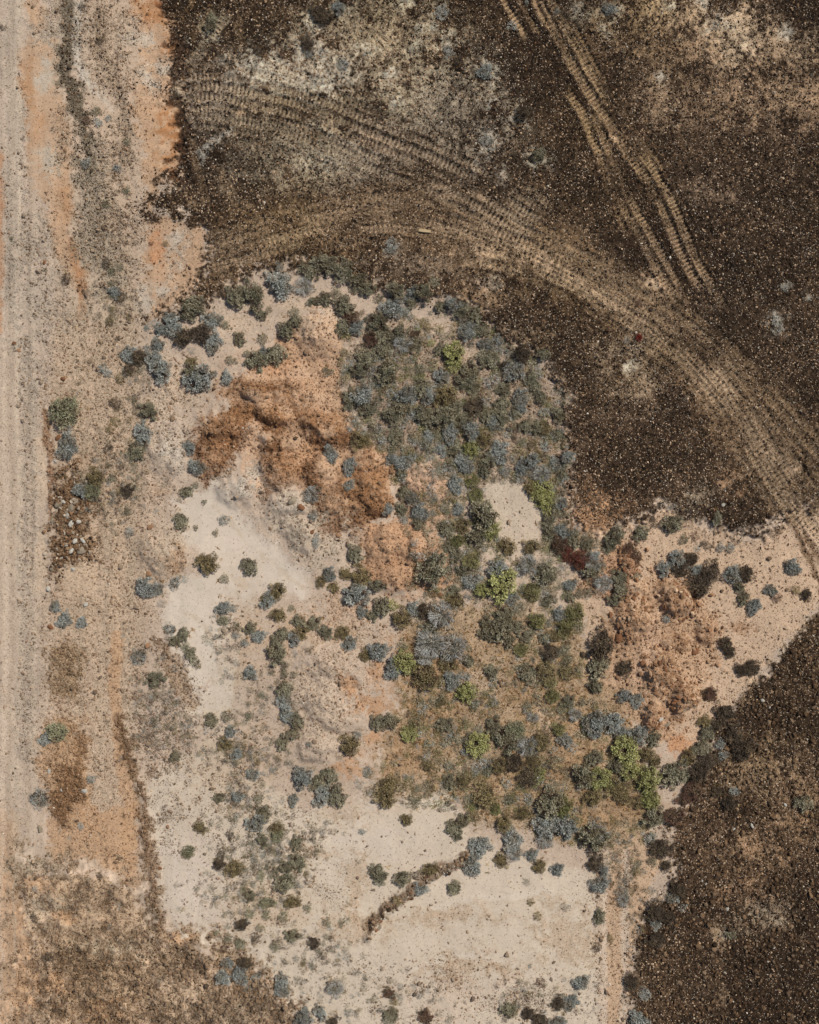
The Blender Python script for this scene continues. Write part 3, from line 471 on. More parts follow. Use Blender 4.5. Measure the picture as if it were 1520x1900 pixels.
def tint_mat(name, lo, hi, rough=.9, obj=.25, spec=.15, patch=0.0):
    m, n, b = mat(name); L = n.links
    a = N(n, 'ShaderNodeAttribute', attribute_name='tint'); s_ = N(n, 'ShaderNodeSeparateColor'); L.new(a.outputs['Color'], s_.inputs[0])
    col = mixc(n, s_.outputs[0], lo, hi)
    oi = N(n, 'ShaderNodeObjectInfo'); f = mth(n, 'MULTIPLY_ADD', oi.outputs['Random'], obj, 1 - obj / 2)
    if patch:                       # dead and browned parts of the same plant
        gp = N(n, 'ShaderNodeNewGeometry'); nz = N(n, 'ShaderNodeTexNoise'); nz.inputs['Scale'].default_value = 2.6; nz.inputs['Detail'].default_value = 3; L.new(gp.outputs['Position'], nz.inputs['Vector'])
        pk = mth(n, 'MULTIPLY', mth(n, 'MULTIPLY', mth(n, 'SUBTRACT', nz.outputs[0], .46), 5.0, clamp=True), patch)
        col = mixc(n, pk, col, mixc(n, s_.outputs[0], S(88, 72, 52), S(172, 150, 118)))
    cb = N(n, 'ShaderNodeCombineColor'); [L.new(f, cb.inputs[i]) for i in range(3)]
    L.new(mixc(n, 1.0, col, cb.outputs[0], 'MULTIPLY'), b.inputs['Base Color'])
    b.inputs['Roughness'].default_value = rough; b.inputs['Specular IOR Level'].default_value = spec
    return m
def vcol_mat(name):
    m, n, b = mat(name); L = n.links
    a = N(n, 'ShaderNodeAttribute', attribute_name='tint'); geo = N(n, 'ShaderNodeNewGeometry')
    x = N(n, 'ShaderNodeTexNoise'); x.inputs['Scale'].default_value = 30; x.inputs['Detail'].default_value = 4; L.new(geo.outputs['Position'], x.inputs['Vector'])
    f = mth(n, 'MULTIPLY_ADD', x.outputs[0], .8, .6); cb = N(n, 'ShaderNodeCombineColor'); [L.new(f, cb.inputs[i]) for i in range(3)]
    L.new(mixc(n, 1.0, a.outputs['Color'], cb.outputs[0], 'MULTIPLY'), b.inputs['Base Color'])
    return m
def rock_mat(name, c0, c1, obj=.3):
    m, n, b = mat(name); L = n.links
    tc = N(n, 'ShaderNodeTexCoord'); x = N(n, 'ShaderNodeTexNoise'); x.inputs['Scale'].default_value = 3; x.inputs['Detail'].default_value = 7; x.inputs['Roughness'].default_value = .7
    L.new(tc.outputs['Object'], x.inputs['Vector']); col = mixc(n, x.outputs[0], c0, c1)
    oi = N(n, 'ShaderNodeObjectInfo'); f = mth(n, 'MULTIPLY_ADD', oi.outputs['Random'], obj, 1 - obj / 2)
    cb = N(n, 'ShaderNodeCombineColor'); [L.new(f, cb.inputs[i]) for i in range(3)]
    L.new(mixc(n, 1.0, col, cb.outputs[0], 'MULTIPLY'), b.inputs['Base Color'])
    bp = N(n, 'ShaderNodeBump'); bp.inputs['Strength'].default_value = .6; bp.inputs['Distance'].default_value = .1; L.new(x.outputs[0], bp.inputs['Height']); L.new(bp.outputs[0], b.inputs['Normal'])
    return m
def np_mesh(name, V, F, mats, attrs=None, smooth=False):
    me = bpy.data.meshes.new(name); V = np.ascontiguousarray(V, np.float32); F = np.ascontiguousarray(F, np.int32)
    me.vertices.add(len(V)); me.vertices.foreach_set('co', V.ravel())
    k = F.shape[1]; me.loops.add(F.size); me.loops.foreach_set('vertex_index', F.ravel())
    me.polygons.add(len(F)); me.polygons.foreach_set('loop_start', np.arange(len(F), dtype=np.int32) * k)
    me.polygons.foreach_set('use_smooth', np.full(len(F), smooth)); me.update(calc_edges=True)
    for an, arr in (attrs or {}).items():
        at = me.attributes.new(an, 'FLOAT_COLOR', 'POINT'); a4 = np.ones((len(V), 4), np.float32)
        if arr.ndim == 1: arr = np.repeat(arr[:, None], 3, 1)
        a4[:, :3] = arr; at.data.foreach_set('color', a4.ravel())
    me.materials.append(mats); return me
def link(me, name, parent=None, loc=(0, 0, 0), **props):
    o = bpy.data.objects.new(name, me); C.objects.link(o); o.location = loc
    if parent: o.parent = parent
    for k, v in props.items(): o[k] = v
    return o

# ------------------------------------------------------------------ the ground as one continuous relief, the dirt road cut out of the same sheet
def grow(a, b, n): return np.cumsum(np.geomspace(a, b, n))
ext = grow(3, 2500, 74)
ux = np.concatenate([gx[0] - ext[::-1], gx, gx[-1] + ext]); uy = np.concatenate([gy[0] - ext[::-1], gy, gy[-1] + ext])
def fold(u, n):                       # beyond the surveyed patch the land goes on in the same manner
    q = np.mod((u + PAD) / STEP, 2 * (n - 1)); return np.clip(np.where(q > n - 1, 2 * (n - 1) - q, q) + .5, 0, n - 1).astype(int)
ix = fold(ux, NX); iy = fold(uy, NY)
GX, GY = np.meshgrid(ux, uy); IX, IY = np.meshgrid(ix, iy)
outd = np.hypot(GX - np.clip(GX, gx[0], gx[-1]), GY - np.clip(GY, gy[0], gy[-1])); t = sst(500, 5000, outd)
r2 = np.random.default_rng(5)
Z = hgt[IY, IX] * (1 - t) + t * (.12 * np.sin(GX * .004 + 1) * np.cos(GY * .0037) )
Z = Z - .002 * 0
SO = soil[IY, IX]; generic = S(172, 146, 118)
SO = SO * (1 - .7 * t[..., None]) + generic * .7 * t[..., None] 
CO = np.stack([dark[IY, IX] * (1 - .5 * t), clod[IY, IX] * (1 - t) + .4 * t, grit[IY, IX] * (1 - t) + .8 * t], -1)
V = np.stack([X(GX), Y(GY), Z], -1).reshape(-1, 3)
ny, nx = GX.shape; idx = np.arange(ny * nx).reshape(ny, nx)
Q = np.stack([idx[1:, :-1], idx[1:, 1:], idx[:-1, 1:], idx[:-1, :-1]], -1)
rmask = (road[IY, IX] > .5)[1:, 1:]
GM = ground_mat()
def sub_mesh(name, q):
    used, inv = np.unique(q.ravel(), return_inverse=True)
    return np_mesh(name, V[used], inv.reshape(-1, 4), GM, {'soil': SO.reshape(-1, 3)[used], 'cover': CO.reshape(-1, 3)[used]}, True)
link(sub_mesh('ground', Q[~rmask]), 'ground', kind='structure', label='bare desert ground of pale sand, orange earth and dark gravel')
link(sub_mesh('dirt_road', Q[rmask]), 'dirt_road', kind='structure', label='pale graded dirt road along the left edge')

# ------------------------------------------------------------------ loose stones and clods (uncountable: one object per sort)
OCT_V = np.array([(1, 0, 0), (-1, 0, 0), (0, 1, 0), (0, -1, 0), (0, 0, 1), (0, 0, -.6)], np.float32)
OCT_F = np.array([(0, 2, 4), (2, 1, 4), (1, 3, 4), (3, 0, 4), (2, 0, 5), (1, 2, 5), (3, 1, 5), (0, 3, 5)])
def ico():
    p = (1 + 5 ** .5) / 2
    v = np.array([(-1, p, 0), (1, p, 0), (-1, -p, 0), (1, -p, 0), (0, -1, p), (0, 1, p), (0, -1, -p), (0, 1, -p), (p, 0, -1), (p, 0, 1), (-p, 0, -1), (-p, 0, 1)], np.float32); v /= np.linalg.norm(v[0])
    f = np.array([(0, 11, 5), (0, 5, 1), (0, 1, 7), (0, 7, 10), (0, 10, 11), (1, 5, 9), (5, 11, 4), (11, 10, 2), (10, 7, 6), (7, 1, 8), (3, 9, 4), (3, 4, 2), (3, 2, 6), (3, 6, 8), (3, 8, 9), (4, 9, 5), (2, 4, 11), (6, 2, 10), (8, 6, 7), (9, 8, 1)]); return v, f
ICO_V, ICO_F = ico()
def scatter(name, dens, n, smin, smax, cols, label, seed, base=OCT_V, faces=OCT_F, power=2.0, flat=.65, lift=.25, local=0.0):
    r = np.random.default_rng(seed); px = r.uniform(-PAD, 1520 + PAD, n); py = r.uniform(-PAD, 1900 + PAD, n)
    keep = r.random(n) < samp(dens, px, py); px, py = px[keep], py[keep]; n = len(px)
    s_ = (smin + (smax - smin) * r.random(n) ** power) / PPM
    z = samp(hgt, px, py); a = r.uniform(0, 2 * math.pi, n); k = len(base)
    v = base[None] * r.uniform(.65, 1.25, (n, k, 1)); v = v * s_[:, None, None] * np.stack([r.uniform(.8, 1.3, n), r.uniform(.6, 1., n), r.uniform(.5, 1., n) * flat * 1.4], -1)[:, None, :]
    tl = r.normal(0, .35, n); v2 = v.copy(); v2[..., 1] = v[..., 1] * np.cos(tl)[:, None] - v[..., 2] * np.sin(tl)[:, None]; v2[..., 2] = v[..., 1] * np.sin(tl)[:, None] + v[..., 2] * np.cos(tl)[:, None]; v = v2
    c, s2 = np.cos(a)[:, None], np.sin(a)[:, None]
    xx = v[..., 0] * c - v[..., 1] * s2 + X(px)[:, None]; yy = v[..., 0] * s2 + v[..., 1] * c + Y(py)[:, None]; zz = v[..., 2] + (z + s_ * lift)[:, None]
    VV = np.stack([xx, yy, zz], -1).reshape(-1, 3); FF = (faces[None] + (np.arange(n) * k)[:, None, None]).reshape(-1, 3)
    cc = np.array(cols); i = r.integers(0, len(cc), n); j = r.integers(0, len(cc), n); u = r.random((n, 1)); col = (cc[i] * u + cc[j] * (1 - u)) * r.uniform(.75, 1.2, (n, 1))
    if local: loc_c = np.stack([samp(soil[..., q], px, py) for q in range(3)], -1) * r.uniform(.28, 1.0, (n, 1)); col = col * (1 - local) + loc_c * local
    o = link(np_mesh(name, VV, FF, STONE, {'tint': np.repeat(col, k, 0).astype(np.float32)}), name, kind='stuff', label=label)
    return n
STONE = vcol_mat('stone_chips')
notr = 1 - tm_all * .8
cnt = []
cnt.append(scatter('dark_gravel', np.clip(dark * 1.05 - .05, 0, 1) * (1 - tm_all * .6), 560000, .8, 2.5, [S(32, 24, 17), S(50, 37, 27), S(74, 56, 41), S(46, 36, 28)], 'dark brown gravel strewn thickly over the upper right and lower right field', 101))
cnt.append(scatter('tan_gravel', np.clip(dkm * (.75 + .5 * n_m2 + .5 * n_w) * (1 - .5 * dark) + .05 * grit, 0, 1) * notr * (.62 + .38 * sst(1250, 700, PX + .35 * PY)), 260000, .8, 2.5, [S(176, 144, 112), S(204, 174, 144), S(132, 104, 78)], 'tan gravel chips mixed through the dark field', 102))
cnt.append(scatter('white_chips', np.clip((dark - .45) * 2.2, 0, 1) * np.clip(.5 + n_mid, .1, 1) * notr + .05 * clod + .05 * grit * (1 - np.maximum(dk1, dk2)), 60000, .8, 2.6, [S(214, 200, 182), S(180, 164, 146), S(196, 170, 140)], 'small white quartz chips shining in the dark gravel', 103, power=3))
cnt.append(scatter('brown_crumbs', np.clip(clod, 0, 1) ** 1.1 * .9 + .05 * grit, 330000, .8, 3.6, [S(112, 80, 54), S(150, 112, 80), S(92, 68, 48), S(176, 138, 104)], 'crumbled brown earth crumbs littering the pale ground', 104, power=2.2, local=.55))
heap = blob(1170, 1150, 42, 50, 0, .6, True) + blob(1260, 1110, 38, 38, 0, .6, True) + blob(1215, 1245, 34, 46, 0, .6, True) + blob(1268, 1292, 34, 32, 0, .6, True) + blob(1165, 1045, 24, 36, 0, .6, True) + .8 * blob(1210, 1335, 18, 36, 0, .6, True) + .7 * blob(1240, 1190, 34, 16, 0, .6, True) + .5 * blob(1315, 1170, 26, 26)
ridge = line([(690, 1740), (715, 1700), (760, 1655), (820, 1620), (870, 1592)], 9, 7, .6) + .6 * blob(765, 1662, 12, 10)
rub = fray(poly([(96, 890), (130, 880), (168, 930), (158, 965), (170, 1005), (150, 1040), (108, 1075), (92, 1010), (98, 950)], 18, 1.5))
cnt.append(scatter('orange_clods', np.clip(heap * (.45 + .9 * n_mid + .6 * n_fin) + .16 * poly([(1130, 1090), (1200, 1040), (1320, 1060), (1360, 1160), (1330, 1260), (1250, 1390), (1150, 1360), (1100, 1250)], 30), 0, 1), 90000, 1.2, 5.4, [S(150, 110, 80), S(186, 146, 112), S(112, 80, 56), S(202, 170, 138)], 'heaped orange-brown earth clods on the right-hand mounds', 105, ICO_V, ICO_F, 2.2, .8, .35))
cnt.append(scatter('ridge_rubble', np.clip(ridge + .8 * rub, 0, 1), 110000, 1.4, 4.8, [S(126, 96, 70), S(98, 74, 54), S(164, 138, 112), S(72, 56, 42), S(186, 168, 146)], 'broken earth and stone rubble on the diagonal ridge and roadside heap', 106, ICO_V, ICO_F, 1.8, .8, .35))
cl2 = np.clip(poly([(240, 1770), (330, 1760), (480, 1800), (560, 1900), (560, 2100), (60, 2100), (100, 1760)], 20), 0, 1)
cnt.append(scatter('field_clods', cl2 * (.25 + .5 * clod) + .55 * dk2 * dark + .10 * clod, 90000, 2.0, 5.4, [S(120, 92, 66), S(150, 118, 88), S(92, 70, 52), S(168, 140, 112), S(66, 50, 38)], 'larger brown clods of broken ground at the bottom of the field', 107, ICO_V, ICO_F, 2.2, .8, .3, local=.5))
print('scatter counts', cnt)
# ------------------------------------------------------------------ shrubs
FOL = {
 'b': ('blue_grey_leaves', S(120, 121, 113), S(204, 204, 195)), 'g': ('grey_green_leaves', S(98, 93, 72), S(192, 183, 155)), 'o': ('olive_leaves', S(102, 88, 58), S(186, 166, 122)),
 'l': ('lime_leaves', S(132, 130, 76), S(216, 212, 146)), 'y': ('yellow_green_leaves', S(108, 104, 66), S(190, 180, 128)), 'r': ('red_brown_leaves', S(84, 62, 50), S(146, 112, 94)), 'm': ('maroon_leaves', S(92, 46, 38), S(146, 84, 70)), 't': ('dry_grey_leaves', S(108, 102, 88), S(192, 184, 168)),
 'p': ('silver_leaves', S(150, 148, 138), S(198, 195, 184)), 'd': ('dark_brown_leaves', S(58, 50, 41), S(126, 110, 94)), 's': ('sage_leaves', S(124, 124, 96), S(188, 182, 148)), 'e': ('deep_green_leaves', S(90, 90, 54), S(162, 160, 106))}
FM = {k: tint_mat(v[0], v[1], v[2], obj=.3, patch=(.3 if k in 'lm' else .6)) for k, v in FOL.items()}
WOOD = tint_mat('weathered_wood', S(48, 38, 30), S(96, 80, 66), obj=.2); DEAD = tint_mat('bleached_twigs', S(150, 148, 142), S(206, 204, 198), obj=.15)
def leaf_cloud(kind, seed, n):
    """unit-radius bush: leaf blades on many small domes, ragged outline with gaps"""
    r = np.random.default_rng(seed); nc = int(r.integers(58, 80)); ph = r.uniform(0, 6.28, 3)
    ga = np.arange(nc) * 2.39996 + r.normal(0, .25, nc); rad = np.clip(np.sqrt((np.arange(nc) + .5) / nc) * .84 + r.normal(0, .05, nc), 0, .93); ang = ga
    out = 1 + .15 * np.sin(2 * ang + ph[0]) + .13 * np.sin(3 * ang + ph[1]) + .09 * np.sin(5 * ang + ph[2])
    rnd = kind in 'lsemy'; drop = r.random(nc) < (.03 if rnd else .12 + .12 * rad); out = 1 + (out - 1) * (.45 if rnd else 1); ang, rad, out = ang[~drop], rad[~drop], out[~drop]; nc = len(ang)
    cx_, cy_ = np.cos(ang) * rad * out, np.sin(ang) * rad * out; cr = r.uniform(.085, .165, nc)
    cz = .70 * np.sqrt(np.clip(1.08 - rad ** 2, .06, 2)) * r.uniform(.62, 1.15, nc)
    wgt = cr ** 2; i = r.choice(nc, n, p=wgt / wgt.sum())
    u = r.uniform(0, 2 * math.pi, n); ct = r.uniform(-.7, 1, n); st = np.sqrt(1 - ct ** 2)
    d = np.stack([st * np.cos(u), st * np.sin(u), ct], -1); q = cr[i] * r.uniform(.55, 1.1, n)
    P = np.stack([cx_[i], cy_[i], np.maximum(cz[i] - .06, .05)], -1) + d * q[:, None] * np.array([1, 1, 1.3]); P[:, 2] = np.maximum(P[:, 2], .02)
    lng, wid = {'b': (.12, .05), 't': (.15, .035), 'p': (.09, .045), 'y': (.085, .055), 'l': (.075, .065), 'm': (.09, .045), 'g': (.11, .055), 'o': (.10, .05), 'r': (.09, .045), 'd': (.11, .045), 's': (.09, .05), 'e': (.08, .065)}[kind]
    dr = d * .8 + r.normal(0, .45, (n, 3)) + np.stack([cx_[i], cy_[i], np.full(n, .25)], -1) * .7; dr /= np.linalg.norm(dr, axis=1)[:, None]
    sd = np.cross(dr, r.normal(0, 1, (n, 3))); sd /= np.linalg.norm(sd, axis=1)[:, None] + 1e-6
    l_ = (lng * r.uniform(.6, 1.4, n))[:, None]; w_ = (wid * r.uniform(.6, 1.3, n))[:, None]
    V = np.stack([P, P + dr * l_ * .5 + sd * w_ * .5, P + dr * l_, P + dr * l_ * .5 - sd * w_ * .5], 1).reshape(-1, 3)
    F = np.arange(4 * n).reshape(-1, 4)
    t = np.repeat(np.clip(.5 + .22 * r.normal(0, 1, n) + r.uniform(-.38, .38, nc)[i], 0, 1), 4)
    return V, F, t
def twig_mesh(name, seed, n, m, reach=.95, thick=.016, fork=3, zt=.6):
    r = np.random.default_rng(seed); VV = []; FF = []; tt = []
    def tube(a, b, r0, r1, c):
        d = b - a; d /= np.linalg.norm(d) + 1e-6; x = np.cross(d, (.3, .2, 1)); x /= np.linalg.norm(x) + 1e-6; y = np.cross(d, x); k = len(VV) * 0 + sum(len(q) for q in VV)
        p = [a + (x * math.cos(q) + y * math.sin(q)) * r0 for q in (0, 2.1, 4.2)] + [b + (x * math.cos(q) + y * math.sin(q)) * r1 for q in (0, 2.1, 4.2)]
        VV.append(np.array(p)); [FF.append((k + i, k + (i + 1) % 3, k + 3 + (i + 1) % 3, k + 3 + i)) for i in range(3)]; tt.extend([c] * 6)
    for i in range(n):
        a = r.uniform(0, 6.28); L = reach * r.uniform(.55, 1); c = r.random()
        p0 = np.array([.05 * math.cos(a), .05 * math.sin(a), 0.]); p1 = np.array([math.cos(a) * L * .5, math.sin(a) * L * .5, zt * r.uniform(.55, .9)]); tube(p0, p1, thick * 1.6, thick, c)
        for f in range(fork):
            a2 = a + r.normal(0, .45); p2 = p1 + np.array([math.cos(a2) * L * .32, math.sin(a2) * L * .32, r.uniform(-.05, .22)]); tube(p1, p2, thick, thick * .55, c)
            for g_ in range(2):
                a3 = a2 + r.normal(0, .6); tube(p2, p2 + np.array([math.cos(a3), math.sin(a3), r.uniform(-.3, .7)]) * L * .17, thick * .6, thick * .25, c)
    return np_mesh(name, np.concatenate(VV), np.array(FF), m, {'tint': np.array(tt, np.float32)})
PROTO = {}
for ki, k in enumerate(FOL):
    PROTO[k] = []
    for v in range(4):
        Vv, Ff, t_ = leaf_cloud(k, 300 + ki * 10 + v, {'p': 1500, 't': 1300, 'o': 2200}.get(k, 2800))
        PROTO[k].append(np_mesh(FOL[k][0], Vv, Ff, FM[k], {'tint': t_.astype(np.float32)}))
SMALL = {}
for ki, k in enumerate(FOL):
    SMALL[k] = []
    for v in range(3):
        Vv, Ff, t_ = leaf_cloud(k, 500 + ki * 10 + v, {'p': 300, 't': 260}.get(k, 480))
        c0 = Vv.reshape(-1, 4, 3); c0 = c0[:, :1] + (c0 - c0[:, :1]) * 1.7
        SMALL[k].append(np_mesh('tuft_leaves', c0.reshape(-1, 3), Ff, FM[k], {'tint': t_.astype(np.float32)}))
STEMS = [twig_mesh('stems', 700 + i, 46, WOOD, .86, .028, 3, .42) for i in range(3)]
TWIGS = [twig_mesh('twigs', 720 + i, 34, DEAD, 1.0, .014, 4, .75) for i in range(3)]
NAME = {'b': ('blue_grey_shrub', 'blue-grey'), 'g': ('grey_green_shrub', 'grey-green'), 'o': ('olive_shrub', 'olive-brown'), 'l': ('bright_green_shrub', 'bright lime-green'), 'y': ('yellow_green_shrub', 'dull yellow-green'), 'r': ('red_brown_shrub', 'reddish-brown'), 'm': ('maroon_shrub', 'deep maroon'),
        't': ('dry_twiggy_shrub', 'pale grey twiggy'), 'p': ('silver_shrub', 'pale silvery'), 'd': ('dark_brown_shrub', 'dark brown'), 's': ('sage_shrub', 'sage-green'), 'e': ('deep_green_shrub', 'deep green')}
GROUP = {k: v[1] + ' shrubs scattered over the ground' for k, v in NAME.items()}
